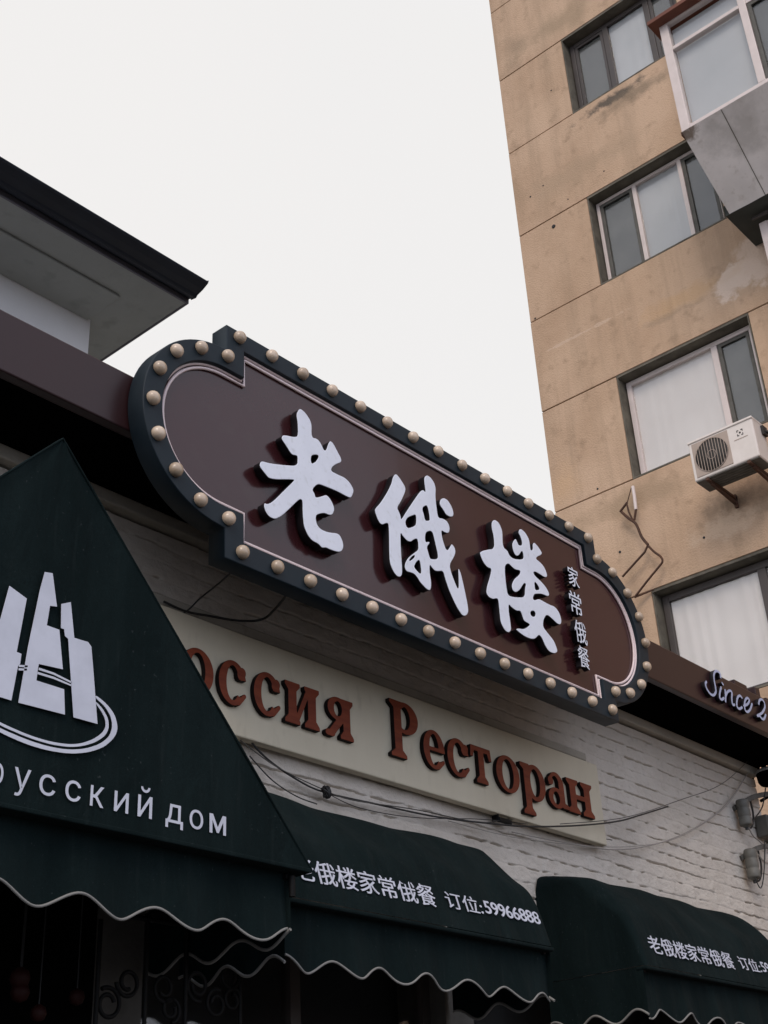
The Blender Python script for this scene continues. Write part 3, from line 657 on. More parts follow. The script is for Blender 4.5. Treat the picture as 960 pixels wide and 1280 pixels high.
bl += [(.904,.972),(.860,.9625),(.8215,.938),(.797,.901),(.789,.855),(.799,.811),(.8265,.774),(.864,.749),(.908,.741)]
bl += [(1.742,.740),(1.788,.749),(1.829,.775),(1.857,.814),(1.866,.860),(1.857,.906),(1.83,.942),(1.789,.968),(1.743,.978)]
bulb_me = None
for i, (x, z) in enumerate(bl):
    c = A(x, z); loc = Vector((c[0], YS-.001, c[1]))
    if bulb_me is None:
        q = MB(); q.lathe((0,0,0), (0,-1,0), [(.0285,0),(.030,.006),(.0295,.013),(.0268,.021),(.0215,.028),(.014,.0325),(.006,.0345),(.0005,.035)], 28)
        b0 = q.build('light_bulb', M_bulb, None); b0.parent = sg; bulb_me = b0.data; b0.location = loc-base_of(sg)
    else:
        o = bpy.data.objects.new('light_bulb', bulb_me); COL.objects.link(o); o.parent = sg; o.location = loc-base_of(sg); o.rotation_euler = (random.uniform(-.09,.09), random.uniform(0,6.28), random.uniform(-.09,.09))
YC = YS-.018
def traced(origin, s, pts, Y): return [tuple(atY(origin[0]+x/s, origin[1]+y/s, Y)[[0,2]]) for x, y in pts]
LAO = [[(405,110),(440,140),(480,205),(478,303),(515,310),(540,340),(560,388),(575,388),(592,335),(605,325),(625,345),(650,395),(675,440),(678,468),(640,482),(615,500),(606,525),(650,548),(700,570),(735,605),(762,655),(745,702),(728,705),(650,662),(560,625),(520,612),(490,640),(485,655),(500,680),(505,705),(545,695),(580,683),(615,730),(632,780),(620,815),(600,822),(560,805),(510,818),(506,845),(515,885),(540,915),(590,935),(660,942),(685,990),(692,1030),(680,1062),(655,1068),(600,1050),(575,1036),(548,1040),(525,1012),(480,990),(450,950),(425,890),(418,800),(418,725),(405,713),(385,725),(330,780),(275,830),(235,848),(200,835),(175,805),(160,765),(163,738),(185,748),(220,730),(290,660),(360,592),(360,583),(200,583),(165,540),(130,495),(135,468),(150,460),(200,475),(300,487),(383,492),(385,430),(375,422),(345,418),(310,360),(275,310),(285,288),(310,288),(350,298),(388,298),(385,200),(375,150),(390,118)],
       [(478,420),(520,418),(525,435),(505,465),(480,478),(473,455)]]
EE = [[(260,128),(280,145),(330,220),(333,255),(300,330),(270,375),(285,405),(298,440),(300,465),(340,400),(400,310),(440,255),(460,245),(478,265),(475,235),(468,190),(468,155),(485,138),(510,150),(540,190),(553,235),(550,290),(555,345),(562,400),(570,450),(610,455),(640,480),(655,520),(650,555),(635,562),(612,552),(592,540),(600,600),(625,678),(640,685),(655,660),(668,637),(690,665),(697,700),(685,735),(652,790),(665,850),(700,940),(712,965),(720,955),(718,880),(715,810),(735,850),(760,960),(785,1080),(790,1130),(780,1155),(762,1165),(740,1155),(700,1090),(650,980),(620,890),(605,835),(570,838),(545,835),(520,805),(508,790),(508,840),(520,920),(518,960),(510,978),(490,972),(440,920),(420,885),(400,860),(375,848),(340,840),(325,810),(330,775),(350,740),(400,700),(425,682),(425,640),(418,600),(395,605),(370,625),(345,618),(315,585),(296,555),(297,620),(300,700),(308,800),(308,860),(297,878),(275,878),(250,850),(225,800),(215,750),(213,650),(212,560),(208,490),(190,488),(165,500),(145,490),(125,450),(107,395),(115,378),(150,340),(195,270),(230,200),(240,150)],
      [(345,450),(375,435),(405,425),(410,450),(408,500),(385,515),(350,525),(335,505),(332,475)],
      [(460,370),(485,358),(495,375),(510,460),(500,470),(475,470),(465,420),(455,390)],
      [(480,555),(510,543),(530,555),(550,640),(570,730),(560,750),(525,750),(510,745),(495,690),(487,660),(510,632),(503,622),(478,628),(475,590)],
      [(358,757),(385,725),(400,722),(395,740),(365,764)],
      [(395,800),(415,765),(432,755),(440,780),(447,840),(440,857),(425,845),(400,815)],
      [(578,352),(585,315),(610,303),(640,320),(670,370),(683,415),(678,440),(655,443),(625,425),(610,395)]]
LOU = [[(205,102),(235,125),(258,180),(258,250),(265,290),(290,310),(305,345),(335,367),(395,370),(398,340),(388,308),(365,345),(345,345),(328,310),(321,270),(330,245),(345,230),(355,250),(365,275),(386,277),(388,250),(376,215),(363,190),(368,170),(382,165),(410,190),(435,235),(441,275),(445,310),(460,305),(458,265),(470,255),(500,290),(522,325),(515,340),(490,350),(480,365),(500,380),(530,410),(550,450),(557,485),(540,490),(505,467),(475,450),(462,455),(475,480),(520,520),(555,565),(572,605),(560,617),(525,600),(490,598),(468,602),(460,630),(470,642),(500,632),(525,645),(570,670),(610,685),(640,730),(652,780),(645,805),(625,800),(590,765),(560,740),(545,745),(530,775),(528,820),(560,860),(600,910),(620,960),(625,985),(605,998),(570,985),(545,950),(520,890),(500,870),(480,895),(455,902),(410,885),(375,860),(345,835),(360,828),(400,835),(435,812),(440,800),(400,780),(388,740),(378,712),(350,712),(320,690),(298,665),(300,720),(310,780),(317,840),(300,858),(275,845),(245,790),(238,720),(230,635),(215,628),(195,635),(165,620),(148,590),(155,545),(175,480),(185,430),(160,425),(130,390),(105,330),(115,315),(150,305),(203,298),(200,220),(185,160),(185,118)],
       [(275,408),(298,395),(322,420),(345,438),(378,443),(372,470),(335,500),(318,540),(325,575),(345,590),(372,575),(400,528),(415,530),(408,560),(405,622),(350,622),(295,612),(285,560),(278,500),(274,450)],
       [(470,515),(490,535),(503,562),(500,572),(475,575)],
       [(445,715),(465,710),(478,725),(475,748),(460,752),(445,738)]]
for pts, org, s in ((LAO,(300,490),5.3333),(EE,(450,570),5.8187),(LOU,(580,630),5.3333)):
    lps = [chaikin(traced(org, s, lp, YC), 2) for lp in pts]
    slab('character', lps, YC, .042, [M_white, M_dark], sg, bevel=.003)
# the four small characters in a column
for ch, (x0, y0, x1, y1) in zip('家常俄餐', ((708,708,727,734),(713,739,728,769),(717,775,736,805),(721,807,740,836))):
    a = atY(x0, (y0+y1)/2, YC); c0 = atY((x0+x1)/2, y0, YC); c1 = atY((x0+x1)/2, y1, YC); mz = (c0[2]+c1[2])/2; c0[2] = mz+(c0[2]-mz)*.88; c1[2] = mz+(c1[2]-mz)*.88; hh = c0[2]-c1[2]; cx = (atY(x0,(y0+y1)/2,YC)[0]+atY(x1,(y0+y1)/2,YC)[0])/2; wd = hh*.86
    me = bolden(text_mesh(ch, 0, .22), .007); arr = fit(me, cx-wd/2, cx+wd/2, c1[2], c0[2])
    lo, hi = arr[:,2].min(), arr[:,2].max(); arr[:,2] = (arr[:,2]-hi)/(hi-lo)*.034; me.vertices.foreach_set('co', arr.ravel())
    me.transform(FRONT(YC+.004)); me.update(); o = link_mesh('small_character', me, [M_white, M_dark], sg); faces_by_front(me, 1)

# ------------------------------------------------------------------ cream board with carved letters
YB = YW-.06
zb0, zb1 = 1.6+.480*YB, 1.6+.602*YB
bd = thing('name_board', (4.6, YB+.03, zb0), 'long cream wooden board with carved red Cyrillic letters under the marquee sign', 'sign')
q = MB(); q.box((1.6,YB,zb0),(1.66*YB,YB+.05,zb1)); q.build('board', M_board, bd, bevel=.006)
def ring(s, cx, cy, rx, ry, ix, iy): s.u(np.maximum(s.d_ell(cx,cy,rx,ry), -s.d_ell(cx,cy,ix,iy)))
def stem(s, x, y0, y1, w=.24, ser=.44, top=True, bot=True, st=.12):
    s.u(s.d_box(x-w/2,x+w/2,y0,y1))
    if bot: s.u(s.d_poly([(x-ser/2,y0),(x+ser/2,y0),(x+ser/2,y0+st*.7),(x+w/2,y0+st*1.7),(x-w/2,y0+st*1.7),(x-ser/2,y0+st*.7)]))
    if top: s.u(s.d_poly([(x-ser/2,y1),(x+ser/2,y1),(x+ser/2,y1-st*.7),(x+w/2,y1-st*1.7),(x-w/2,y1-st*1.7),(x-ser/2,y1-st*.7)]))
def g_o(): s = SDF(-.1,1.1,-.1,1.15); ring(s,.5,.5,.46,.52,.22,.42); return s
def g_s():
    s = SDF(-.1,1.05,-.1,1.15); ring(s,.5,.5,.46,.52,.21,.41); s.cut(s.d_poly([(.5,.32),(.75,.2),(1.2,.2),(1.2,.62),(.5,.62)])); s.u(s.d_cap((.78,.74),(.82,.80),.13,.12)); s.u(s.d_cap((.70,.08),(.90,.26),.07,.05)); return s
def g_i(): s = SDF(-.1,1.2,-.1,1.15); stem(s,.24,0,1,.25,.46); stem(s,.84,0,1,.25,.46); s.u(s.d_poly([(.30,.10),(.44,.10),(.80,.90),(.66,.90)])); return s
def g_ya():
    s = SDF(-.1,1.15,-.1,1.15); stem(s,.78,0,1,.25,.46); ring(s,.48,.72,.36,.29,.14,.19); s.cut(np.maximum(s.d_box(.66,.70,.55,.9), 1)); s.u(s.d_box(.45,.8,.94,1.0)); s.u(s.d_box(.48,.7,.43,.53)); s.u(s.d_cap((.56,.45),(.24,.09),.10,.10)); s.u(s.d_cap((.10,.07),(.28,.07),.075)); return s
def g_P(): s = SDF(-.1,1.2,-.1,1.6); stem(s,.32,0,1.48,.27,.56); r = np.maximum(s.d_ell(.60,1.07,.48,.42), -s.d_ell(.56,1.07,.22,.31)); s.u(np.maximum(r, .32-s.X)); return s
def g_e():
    s = SDF(-.1,1.05,-.1,1.15); ring(s,.5,.5,.46,.52,.20,.42); s.cut(s.d_poly([(.55,.24),(1.2,.12),(1.2,.46),(.55,.46)])); s.u(s.d_box(.22,.90,.46,.56)); s.u(s.d_cap((.66,.07),(.88,.22),.07,.05)); return s
def g_t():
    s = SDF(-.1,1.15,-.1,1.15); stem(s,.52,0,1,.26,.54,top=False); s.u(s.d_box(.06,.98,.86,1.0)); s.u(s.d_poly([(.02,.68),(.14,.68),(.22,.88),(.22,1.0),(.06,1.0)])); s.u(s.d_poly([(1.02,.68),(.90,.68),(.82,.88),(.82,1.0),(.98,1.0)])); return s
def g_p(): s = SDF(-.1,1.2,-.55,1.15); stem(s,.26,-.45,1,.25,.50,top=False); s.u(s.d_poly([(.0,1.0),(.38,1.0),(.38,.85),(.14,.80),(.0,.90)])); ring(s,.60,.5,.44,.52,.20,.40); s.F = np.where((s.X < .2) & (s.Y > .0) & (s.Y < .8), np.maximum(s.F, .135-s.X), s.F); return s
def g_a():
    s = SDF(-.1,1.15,-.1,1.15); ring(s,.40,.27,.36,.30,.15,.19); s.u(s.d_box(.56,.80,.10,.72)); ring_ = np.maximum(s.d_ell(.45,.66,.35,.37), -s.d_ell(.40,.64,.18,.27)); s.u(np.maximum(ring_, .62-s.Y)); s.u(s.d_cap((.20,.74),(.20,.75),.12)); s.u(s.d_cap((.72,.12),(.95,.07),.10,.05)); return s
def g_n(): s = SDF(-.1,1.2,-.1,1.15); stem(s,.24,0,1,.25,.48); stem(s,.84,0,1,.25,.48); s.u(s.d_box(.3,.8,.43,.57)); return s
# pixel spans of each letter: left/right at mid height, in the photograph's pixels
YL = YB-.026
spans = [(g_P,165,214,1.48,0),(g_o,222,267,1.02,0),(g_s,269,308,1.02,0),(g_s,313,351,1.02,0),(g_i,352,400,1,0),(g_ya,402.5,442.5,1,0),
         (g_P,486.5,525.5,1.48,0),(g_e,527.5,557.5,1.02,0),(g_s,557.5,588,1.02,0),(g_t,587,617,1,0),(g_o,619,651.5,1.02,0),(g_p,650,684,1,-.45),(g_a,684,713,1,0),(g_n,708.5,744,1,0)]
ZB0 = 3.614; XH_ = .197
def zmid(x): return 858 + (x-250)*.330
for fn, pl, pr, top, bot in spans:
    s = fn(); lps = s.loops(.003); allp = np.array([q for lp in lps for q in lp]); lo, hi = allp.min(0), allp.max(0)
    pl += 4.5 if pl < 480 else 3.2
    xa, xb = atY(pl, zmid(pl), YL)[0], atY(pr, zmid(pr), YL)[0]
    def mp_(q): return (xa+(q[0]-lo[0])/(hi[0]-lo[0])*(xb-xa), ZB0+q[1]*XH_)
    slab('letter', [[mp_(q) for q in lp] for lp in lps], YL, .026, [M_red, M_reds], bd, bevel=.002)

# ------------------------------------------------------------------ awnings
def scallop_sheet(name, xs, yf, ztop, zfun, parent, rows=14, ripple=.012, phase=0.0):
    P = []
    for j in range(rows+1):
        t = j/rows; P.append([(x, yf+ripple*t*math.sin(x*17+phase)+.003*t*math.sin(x*41+phase*2)-.012*t*t, ztop+(zfun(x)-ztop)*t) for x in xs])
    o = build_grid(name, np.array(P), M_fab, parent)
    tr = MB(); tr.tube([(x, yf+ripple*math.sin(x*17+phase)+.003*math.sin(x*41+phase*2)-.012, zfun(x)) for x in xs], .0046, 6); tr.build('piping', M_piping, o)
    return o
def window_awning(XL, XR, label, peak0):
    t = thing('window_awning', ((XL+XR)/2, YW, 2.45), label, 'awning', 'dark green window awnings under the white brick wall')
    ctrl = [(YW-.005,3.236),(3.86,3.218),(3.715,3.180),(3.66,3.150),(3.60,3.095),(3.53,3.015),(3.485,2.955),(3.46,2.885),(3.432,2.79),(YA,2.684)]
    pr = catmull(ctrl, 5); n = len(pr); P = []
    XL0, XR0 = XL, XR; rg = np.random.default_rng(int(XL*100)); ph = rg.random(6)*6
    for i, (y, z) in enumerate(pr):
        k = i/(n-1); d = YW-y; XL, XR = XL0+.07*max(0,1-k/.3)**2, XR0-.03*max(0,1-k/.3)**2; r = min(.11*(1-k)+.022, d*.9); sag = .010*math.sin(math.pi*min(1, k*1.25)) if k < .8 else 0
        path = [(XL, YW-(d-r)*t) for t in np.linspace(0,1,14)] + [(XL+r-r*math.cos(a), YW-d+r-r*math.sin(a)) for a in np.linspace(0,math.pi/2,9)[1:-1]]
        path += [(XL+r+(XR-XL-2*r)*t, YW-d) for t in np.linspace(0,1,70)] + [(XR-r+r*math.sin(a), YW-d+r-r*math.cos(a)) for a in np.linspace(0,math.pi/2,9)[1:-1]] + [(XR, YW-(d-r)*(1-t)) for t in np.linspace(0,1,14)]
        row = []
        for (x, yy) in path:
            u = (x-XL)/(XR-XL); m_ = math.sin(math.pi*k)
            wv = 1.7*m_*(.005*math.sin(x*5+k*6+ph[0])+.0035*math.sin(x*13-k*9+ph[1])+.0028*math.sin(yy*17+k*12+ph[2])) + sag*math.sin(math.pi*u)*.8
            fold = m_*.012*(math.exp(-((u-.06-.22*k)/.035)**2)+math.exp(-((u-.94+.2*k)/.03)**2)+.6*math.exp(-((u-.3-.1*k)/.03)**2))
            row.append((x, yy+(wv+fold)*min(1, d*4), z-(wv-fold)*.6*min(1, d*4)))
        P.append(row)
    build_grid('canopy', np.array(P), M_fab, t); XL, XR = XL0, XR0
    hem = MB(); hem.box((XL-.001,YA-.003,2.664),(XR+.001,YA+.060,2.682)); hem.build('front_bar', M_fab, t, bevel=.006)
    T_ = .2668
    zf = lambda x: 2.4635 + .026*math.cos(2*math.pi*(x-peak0)/T_) + .004*math.sin(x*3.3)
    scallop_sheet('valance', np.linspace(XL+.004, XR-.004, 150), YA+.045, 2.672, zf, t, phase=XL)
    for X, s_ in ((XL+.003,1),(XR-.003,-1)):                      # valance returning along both ends
        ys = np.linspace(YA+.022, YW-.01, 60); P2 = []
        zf2 = lambda y: 2.4635+.026*math.cos(2*math.pi*(y-YA-.09)/.24)
        for j in range(8): P2.append([(X+.004*math.sin(y*20)*j/7, y, 2.682+(zf2(y)-2.682)*j/7) for y in ys])
        o = build_grid('valance', np.array(P2), M_fab, t)
        tr = MB(); tr.tube([(X+.004*math.sin(y*20), y, zf2(y)) for y in ys], .006, 6); tr.build('piping', M_piping, o)
    rods = MB()
    for X in (XL+.03, XR-.03): rods.tube([(X,YW,2.67),(X,YA+.03,2.665)], .012, 6)
    rods.tube([(XL+.02,YA+.075,2.655),(XR-.02,YA+.075,2.655)], .012, 6); rods.build('support_rod', M_wrought, t)
    def sy(z):                                                    # front surface of the canopy at height z
        zz = np.array([q[1] for q in pr])[::-1]; yy = np.array([q[0] for q in pr])[::-1]; return float(np.interp(z, zz, yy))
    def line(body, x0, x1, z0, z1, bold, spacing=1.0):
        me = bolden(text_mesh(body, 0, 0, spacing), bold); a = fit(me, x0, x1, z0, z1)
        b = np.empty_like(a)
        for i, (u, v, _) in enumerate(a):
            k_ = (u-XL)/(XR-XL); b[i] = (u, sy(v)-.008+_*-.15, v)
        me.vertices.foreach_set('co', b.ravel()); me.update(); link_mesh('lettering', me, M_print, t)
    return t, line
MXL, MXR = 3.40, 5.07
mid, mline = window_awning(MXL, MXR, 'middle green awning with white booking number, between the gabled awning and the right one', 3.397)
mline('老俄楼家常俄餐', 3.455, 4.283, 2.757, 2.851, .011); mline('订位:', 4.352, 4.60, 2.768, 2.842, .006); mline('59966888', 4.618, 5.027, 2.778, 2.838, .022, .95)
RXL = 5.856; dx = RXL+.10-3.455
rgt, rline = window_awning(RXL, RXL+MXR-MXL, 'right green awning with pleated left end, below the painted brick wall', 5.745)
rline('老俄楼家常俄餐', 3.455+dx, 4.283+dx+.045, 2.752, 2.846, .010); rline('订位:', 4.352+dx+.045, 4.60+dx+.045, 2.765, 2.839, .006); rline('59966888', 4.618+dx+.045, 5.027+dx+.045, 2.775, 2.835, .016, .95)

# the gabled awning with the emblem
gx0, gh, gza, gzb = .674*YG, .3625*YG, 1.6+.748*YG, 1.6+.3520*YG
ga = thing('gabled_awning', (gx0, YW, 2.5), 'large dark green gabled entrance awning with a pale skyline emblem on its front', 'awning')
def gable_front():
    n = 40; P = []
    for j in range(n+1):
        t = j/n; hw = gh*t + .012*(1-t); z = gza + (gzb-gza)*t
        P.append([(gx0+hw*s_, YG+.012*math.sin(math.pi*t)*math.cos(s_*1.5)+.002*math.sin(s_*9+t*7), z) for s_ in np.linspace(-1,1,50)])
    return build_grid('canopy', np.array(P), M_fab, ga)
gf = gable_front()
q = MB()
for s_ in (-1,1):
    q.add([(gx0,YG+.004,gza+.004),(gx0,YW+.03,gza+.004),(gx0+s_*gh,YW+.03,gzb),(gx0+s_*gh,YG+.004,gzb)], [(0,1,2,3)])
q.build('roof_slope', M_fab, ga)
q = MB(); q.tube([(gx0-gh,YG,gzb),(gx0-.02,YG,gza-.015),(gx0,YG,gza+.006),(gx0+.02,YG,gza-.015),(gx0+gh,YG,gzb)], .0045, 6); q.tube([(gx0,YG,gza+.006),(gx0,YW,gza+.006)], .0045, 6); q.build('seam', M_fab, ga)
q = MB(); q.box((gx0-gh,YG-.003,gzb-.012),(gx0+gh,YG+.075,gzb+.004)); q.build('front_bar', M_fab, ga, bevel=.004)
Tg = .2925
zg = lambda x: 2.4985+.027*math.cos(2*math.pi*(x-2.085)/Tg)+.003*math.sin(x*4)
VX = 3.243
scallop_sheet('valance', np.linspace(gx0-gh+.03, VX, 190), YG+.06, gzb-.006, zg, ga, phase=1.3)
ys = np.linspace(YG+.03, YW-.01, 60); P2 = []
for j in range(8): P2.append([(VX-.004*math.sin(y*16)*j/7, y, gzb-.01+(2.4985+.027*math.cos(2*math.pi*(y-YG)/.29)-gzb+.01)*j/7) for y in ys])
o = build_grid('valance', np.array(P2), M_fab, ga)
tr = MB(); tr.tube([(VX-.004*math.sin(y*16), y, 2.4985+.027*math.cos(2*math.pi*(y-YG)/.29)) for y in ys], .006, 6); tr.build('piping', M_piping, o)
q = MB(); q.tube([(VX+.006,YG+.03,2.70),(VX+.006,YG+.03,2.63)], .012, 6); q.tube([(gx0-gh,YG+.09,2.70),(VX,YG+.09,2.70)], .014, 6); q.tube([(VX,YG+.04,2.70),(VX,YW,2.70)], .012, 6); q.build('support_rod', M_wrought, ga)
EM = [[(-45,560),(-38,330),(-20,250),(0,285),(35,157),(100,205),(62,405),(80,412),(75,450),(67,458),(42,587)],
      [(168,105),(197,110),(213,235),(187,232),(175,305),(222,322),(235,470),(145,450),(142,466),(136,512),(240,545),(243,640),(68,595),(105,385),(150,170)],
      [(230,225),(265,218),(278,352),(330,368),(342,385),(350,480),(365,675),(275,650),(255,355),(243,345),(240,320),(228,315)],
      [(-60,668),(0,708),(100,752),(180,775),(260,787),(330,782),(390,762),(430,725),(442,690),(430,640),(400,600),(358,566),(358,578),(392,608),(415,645),(422,685),(410,722),(375,750),(320,768),(260,772),(190,762),(110,738),(0,692),(-60,655)],
      [(-60,645),(0,681),(110,728),(190,752),(260,762),(310,758),(360,743),(395,718),(408,690),(405,655),(385,618),(359,591),(360,600),(378,625),(394,655),(397,685),(383,709),(350,732),(305,748),(260,752),(190,742),(110,718),(0,670),(-60,634)],
      [(70,453),(104,456),(102,463),(70,461)],[(70,466),(101,468),(100,475),(69,474)],
      [(146,464),(200,482),(268,516),(268,523),(200,490),(144,472)],[(142,480),(200,498),(268,528),(268,534),(200,506),(140,488)]]
for k, lp in enumerate(EM):
    pts = traced((0,680), 3.0, lp, YG-.003)
    if k in (3,4): pts = [tuple(q) for q in chaikin(pts, 2)]
    slab('emblem', [pts], YG-.004, .0015, M_print, ga)
for ch, px0, px1, y0, y1 in (('р',-14,2,1000,960),('у',16.5,37.5,989,955),('с',48.5,69,988.5,961),('с',81,100.5,995.5,968.5),('к',112,129,1004,980),('и',142,160,1009.5,983),('й',171.5,189.5,1018,981),('д',206,228,1032,1001),('о',236,253,1031,1006),('м',261,281.5,1038,1014)):
    xa, xb = atY(px0,(y0+y1)/2,YG)[0], atY(px1,(y0+y1)/2,YG)[0]; zb, zt_ = 1.6+.3675*YG, 1.6+.3875*YG
    base = {'у':-.0062,'р':-.0062,'д':-.0042}.get(ch, 0.0); topx = .0105 if ch == 'й' else 0
    if ch == 'м':
        pm = [(0,0),(0,1),(.2,1),(.5,.34),(.8,1),(1,1),(1,0),(.83,0),(.83,.68),(.56,.06),(.44,.06),(.17,.68),(.17,0)]
        slab('lettering', [[(xa+u*(xb-xa), zb+v*(zt_-zb)) for u, v in pm]], YG-.0045, .0012, M_print, ga); continue
    me = text_mesh(ch); fit(me, xa, xb, zb+base*YG, zt_+topx*YG); me.transform(FRONT(YG-.0045)); link_mesh('lettering', me, M_print, ga)

# ------------------------------------------------------------------ script lettering on the fascia
sc = thing('script_lettering', (7.6, YF, 4.45), 'pale blue script letters Since 2 mounted on the maroon fascia', 'lettering')
YX = YF-.03
def script(strokes, name):
    P = [[tuple(atY(870+x/10.667, 820+y/10.667, YX)[[0,2]]) for x, y in st] for st in strokes]
    allp = np.array([q for st in P for q in st]); lo, hi = allp.min(0)-.03, allp.max(0)+.03
    s = SDF(lo[0], hi[0], lo[1], hi[1], .0028)
    for st in P:
        c = catmull(st, 5)
        for a, b in zip(c[:-1], c[1:]): s.u(s.d_cap(a, b, .0085))
    slab(name, s.loops(.0005), YX, .03, [M_letb, M_dark], sc, bevel=.001)
M_letb = mat('pale_blue_letter', (.42,.46,.62), .5, (.36,.40,.55), 20)
script([[(330,285),(322,235),(290,205),(260,205),(240,250),(245,330),(262,420),(265,480),(240,520),(205,515),(165,470),(135,410),(128,365),(140,345)]], 'letter')
script([[(335,420),(318,500),(320,560),(345,580),(372,560)],[(352,362),(362,378)]], 'letter')
script([[(390,455),(395,530),(395,605)],[(395,540),(420,480),(455,462),(480,490),(478,570),(490,645),(515,650)]], 'letter')
script([[(612,555),(590,530),(560,545),(545,610),(550,675),(580,705),(615,685)]], 'letter')
script([[(640,665),(690,640),(712,590),(690,560),(660,585),(648,660),(660,725),(690,745),(725,710),(748,640)]], 'letter')
script([[(838,640),(848,590),(880,580),(912,620),(918,690),(880,760),(820,795),(850,800),(885,840),(912,835),(930,785)]], 'letter')

# ------------------------------------------------------------------ wires, brackets, lamp on the wall
def cable(name, pts, r, m_, label, y=YW-.03, n=8):
    r *= .78
    P = [atY(*q[:2], q[2] if len(q) > 2 else y) for q in pts]; q = MB(); q.tube(catmull(P, n), r, 6); o = q.build(name, m_); return tag(o, label, 'cable')
cable('cable', [(296,905),(330,945),(372,975),(408,991),(470,1005),(540,1020),(600,1028,3.93),(660,1033,3.90),(720,1032,3.895),(770,1027,3.90),(800,1019,3.93),(835,1008,3.95)], .0062, M_cable, 'thick black cable along the lower edge of the cream name board')
cable('cable', [(300,925),(345,958),(400,985),(440,1000),(520,1012),(600,1028),(640,1024),(700,1018+20),(765,1050)], .0035, M_iron, 'thin grey cable twisted along the black one under the cream board', YW-.035)
cable('cable', [(312,945),(340,975),(370,995),(396,1005)], .004, M_cable, 'short black wire slanting down to the top of the middle awning', YW-.03)
cable('cable', [(640,1040),(700,1052),(770,1062),(830,1052),(880,1028),(912,1000),(940,958)], .0045, M_cablel, 'pale cable hanging in a low loop across the painted brick')
cable('cable', [(700,1030),(780,1022),(850,1000),(905,978),(950,935)], .003, M_iron, 'thin grey wire running straight up to the lamp at the wall end', YW-.06)
cable('cable', [(360,741,3.56),(345,760,3.7),(328,774,3.86),(300,776,3.93),(262,770),(232,764),(205,752)], .0075, M_cable, 'black cable looping from the underside of the sign to the ledge', YW-.04)
cable('cable', [(292,712,3.56),(275,728,3.75),(250,748,3.9),(232,765),(215,770)], .005, M_cable, 'short black wire from the lower left corner of the sign', YW-.04)
kn = thing('cable_knot', tuple(atY(408,990,YW-.045)), 'small black knot of wire tied on the cables below the board', 'cable knot')
q = MB(); c = atY(408,990,YW-.045)
for k in range(5):
    a0 = random.random()*6; q.tube([(c[0]+.017*math.cos(t)*math.cos(a0)+.004*k-.008, c[1]+.016*math.sin(t), c[2]+.017*math.cos(t)*math.sin(a0)+.01*math.sin(t+a0)) for t in np.linspace(0,2*math.pi,15)[:-1]], .005, 5, closed=True)
q.build('wire_loop', M_cable, kn)
jb = thing('junction_clip', tuple(atY(632,1026,YW-.04)), 'small dark clip joining cables at the lower edge of the cream board', 'clip')
q = MB(); c = atY(630,1026,YW-.045); q.box((c[0]-.05,c[1]-.01,c[2]-.012),(c[0]+.06,c[1]+.012,c[2]+.012)); q.box((c[0]-.055,c[1]-.004,c[2]-.01),(c[0]-.045,c[1]+.04,c[2]+.06)); q.build('clip', M_wrought, jb, bevel=.004)
def insulator(px, label):
    (bx, by), (tx, ty), (ix, iy, jx, jy) = px
    a, b = atY(bx,by,YW-.005), atY(tx,ty,YW-.09); t_ = thing('insulator_bracket', tuple(a), label, 'insulator', 'insulators on the right end of the wall')
    midp = (a+b)/2+np.array([0,-.01,.024]); q = MB(); C = catmull([a, midp, b], 8)
    for u, v in zip(C[:-1], C[1:]): q.bar(u, v+(v-u)*.1, .022, .034)
    q.build('arm', M_iron, t_, bevel=.004)
    i0, i1 = atY(ix,iy,YW-.06), atY(jx,jy,YW-.06); d = i1-i0; Ln = np.linalg.norm(d); r = .045
    q = MB(); q.lathe(i0, d, [(.02,0),(r*.9,.002),(r*.98,.012),(r*.98,Ln*.28),(r*.90,Ln*.31),(r*.90,Ln*.35),(r*.98,Ln*.38),(r*.98,Ln*.62),(r*.90,Ln*.65),(r*.90,Ln*.69),(r*.99,Ln*.72),(r*.99,Ln*.94),(r*.9,Ln),(r*.55,Ln*1.001),(r*.5,Ln*1.06),(.01,Ln*1.065)], 22); q.build('insulator', M_porc, t_)
    q = MB(); q.tube([i1-d*.06, i1+d*.16], .012, 8); q.tube(catmull([i1+d*.1, i1+np.array([.06,-.01,.0]), i1+np.array([.14,0,.10]), i1+np.array([.2,.03,.22])],6), .007, 6); q.build('wire_tail', M_cable, t_)
insulator(((917,1011),(962,992),(927,1000,933,1032)), 'upper grey insulator under a curved iron arm near the lamp')
insulator(((926,1073),(966,1057),(937,1062,943,1098)), 'lower grey insulator under a curved iron arm, nearest the right awning')
eb = thing('junction_box', tuple(atY(956,1035,YW-.06)), 'small grey electrical box between the two insulators at the wall end', 'electrical box')
c = atY(957,1034,YW-.05); q = MB(); q.box((c[0]-.06,YW-.10,c[2]-.075),(c[0]+.14,YW-.004,c[2]+.075)); q.build('casing', M_iron, eb, bevel=.01)
q = MB(); q.box((c[0]-.05,YW-.106,c[2]-.05),(c[0]+.13,YW-.1005,c[2]+.06)); q.build('cover', M_porc, eb, bevel=.004)
cable('cable', [(934,1030),(941,1044),(950,1052),(957,1062),(955,1076),(948,1068)], .007, M_cablel, 'white looped wire hanging between the two insulators', YW-.07)
cable('cable', [(936,1030),(944,1022),(953,1008),(957,985)], .006, M_cable, 'black wire climbing from the upper insulator to the lamp', YW-.09)
cable('cable', [(944,1098),(951,1110),(955,1090),(956,1050)], .005, M_cable, 'black wire tail rising from the lower insulator', YW-.09)
cable('cable', [(560,1026),(640,1046),(720,1056),(790,1058),(850,1046),(905,1010),(930,975)], .0028, M_cablel, 'thinnest pale wire, just under the low loop on the brick')
cable('cable', [(408,991),(450,1010),(520,1022),(600,1024),(660,1030)], .0028, M_cable, 'thin black wire running from the knot along the lower edge of the board', YW-.05)
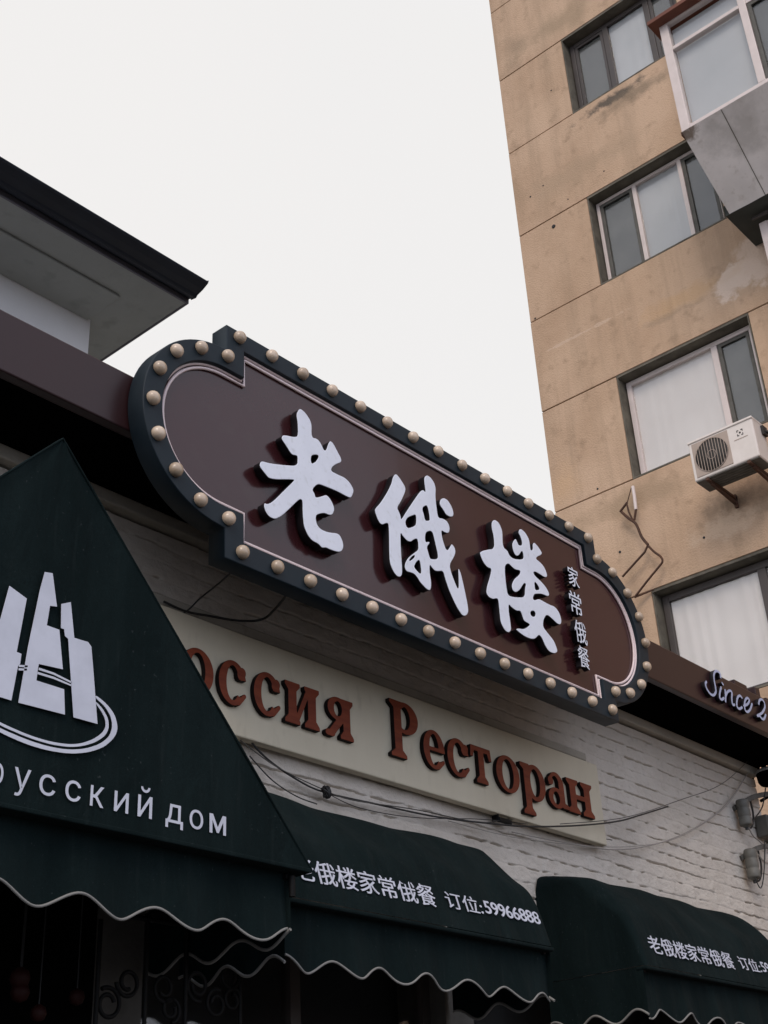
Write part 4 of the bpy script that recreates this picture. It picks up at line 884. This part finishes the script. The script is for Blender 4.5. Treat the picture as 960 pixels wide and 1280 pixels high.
lm = thing('wall_lamp', (XE-.1, YW-.12, 4.28), 'small lamp with pale top and black underside at the end of the wall', 'lamp')
c = atY(966,968,YW-.14); q = MB(); q.lathe((c[0],c[1],c[2]+.045), (0,0,-1), [(.005,-.012),(.05,-.005),(.11,.012),(.125,.03),(.125,.036)], 28); q.build('shade', M_shade, lm)
q = MB(); q.lathe((c[0],c[1],c[2]+.008), (0,0,-1), [(.118,0),(.112,.055),(.10,.075),(.02,.08)], 28); q.build('housing', M_black, lm)
q = MB(); q.tube([(c[0],c[1],c[2]-.06),(c[0],c[1],c[2]-.13),(c[0]+.02,YW,c[2]-.16)], .012, 8); q.build('stem', M_wrought, lm)

# ------------------------------------------------------------------ the dark space below the awnings
ir = thing('scroll_ironwork', (3.35, YA+.25, 1.6), 'black wrought iron scrollwork hanging in the shade under the gabled awning', 'ironwork')
q = MB()
def scroll(cx, cz, r, t0, turns, y, sgn=1):
    return [(cx+sgn*r*(1-.55*k)*math.cos(t0+turns*2*math.pi*k), y, cz+r*(1-.55*k)*math.sin(t0+turns*2*math.pi*k)) for k in np.linspace(0,1,40)]
yI = 3.75
for (px, py, r) in ((135,1255,.055),(160,1228,.05),(205,1235,.05),(213,1262,.045),(247,1232,.055),(270,1255,.05),(287,1220,.05),(290,1250,.045)):
    c = atY(px,py,yI); q.tube(scroll(c[0], c[2], r, random.random()*6, 1.3, yI, random.choice((-1,1))), .008, 6)
for px in (122, 182, 232, 300):
    c = atY(px,1225,yI); q.tube([(c[0],yI,c[2]+.2),(c[0],yI,1.2)], .009, 6)
q.tube([(2.95,yI,1.25),(3.6,yI,1.25)], .01, 6); q.tube([(2.95,yI,2.62),(3.6,yI,2.62)], .01, 6); q.build('scrolls', M_wrought, ir)
for k, (px, py, r, lab) in enumerate(((25,1222,.035,'upper red ornament of a hanging pair in the dark entrance'),(25,1240,.033,'lower red ornament of a hanging pair in the dark entrance'),(96,1246,.028,'small red ornament hanging nearest the ironwork'),(48,1266,.028,'small red ornament hanging lowest in the dark entrance'))):
    c = atY(px,py,YW-.1); t_ = thing('red_ornament', tuple(c), lab, 'ornament', 'red ornaments in the dark entrance')
    q = MB(); q.lathe((c[0],c[1],c[2]-r), (0,0,1), [(.006,0),(r*.75,r*.25),(r,r*.9),(r*.8,r*1.6),(r*.25,r*1.95)], 16); q.build('bead', M_lant, t_)
    q = MB(); q.tube([(c[0],c[1],c[2]+r*.9),(c[0],c[1],2.75)], .003, 5); q.build('cord', M_cable, t_)
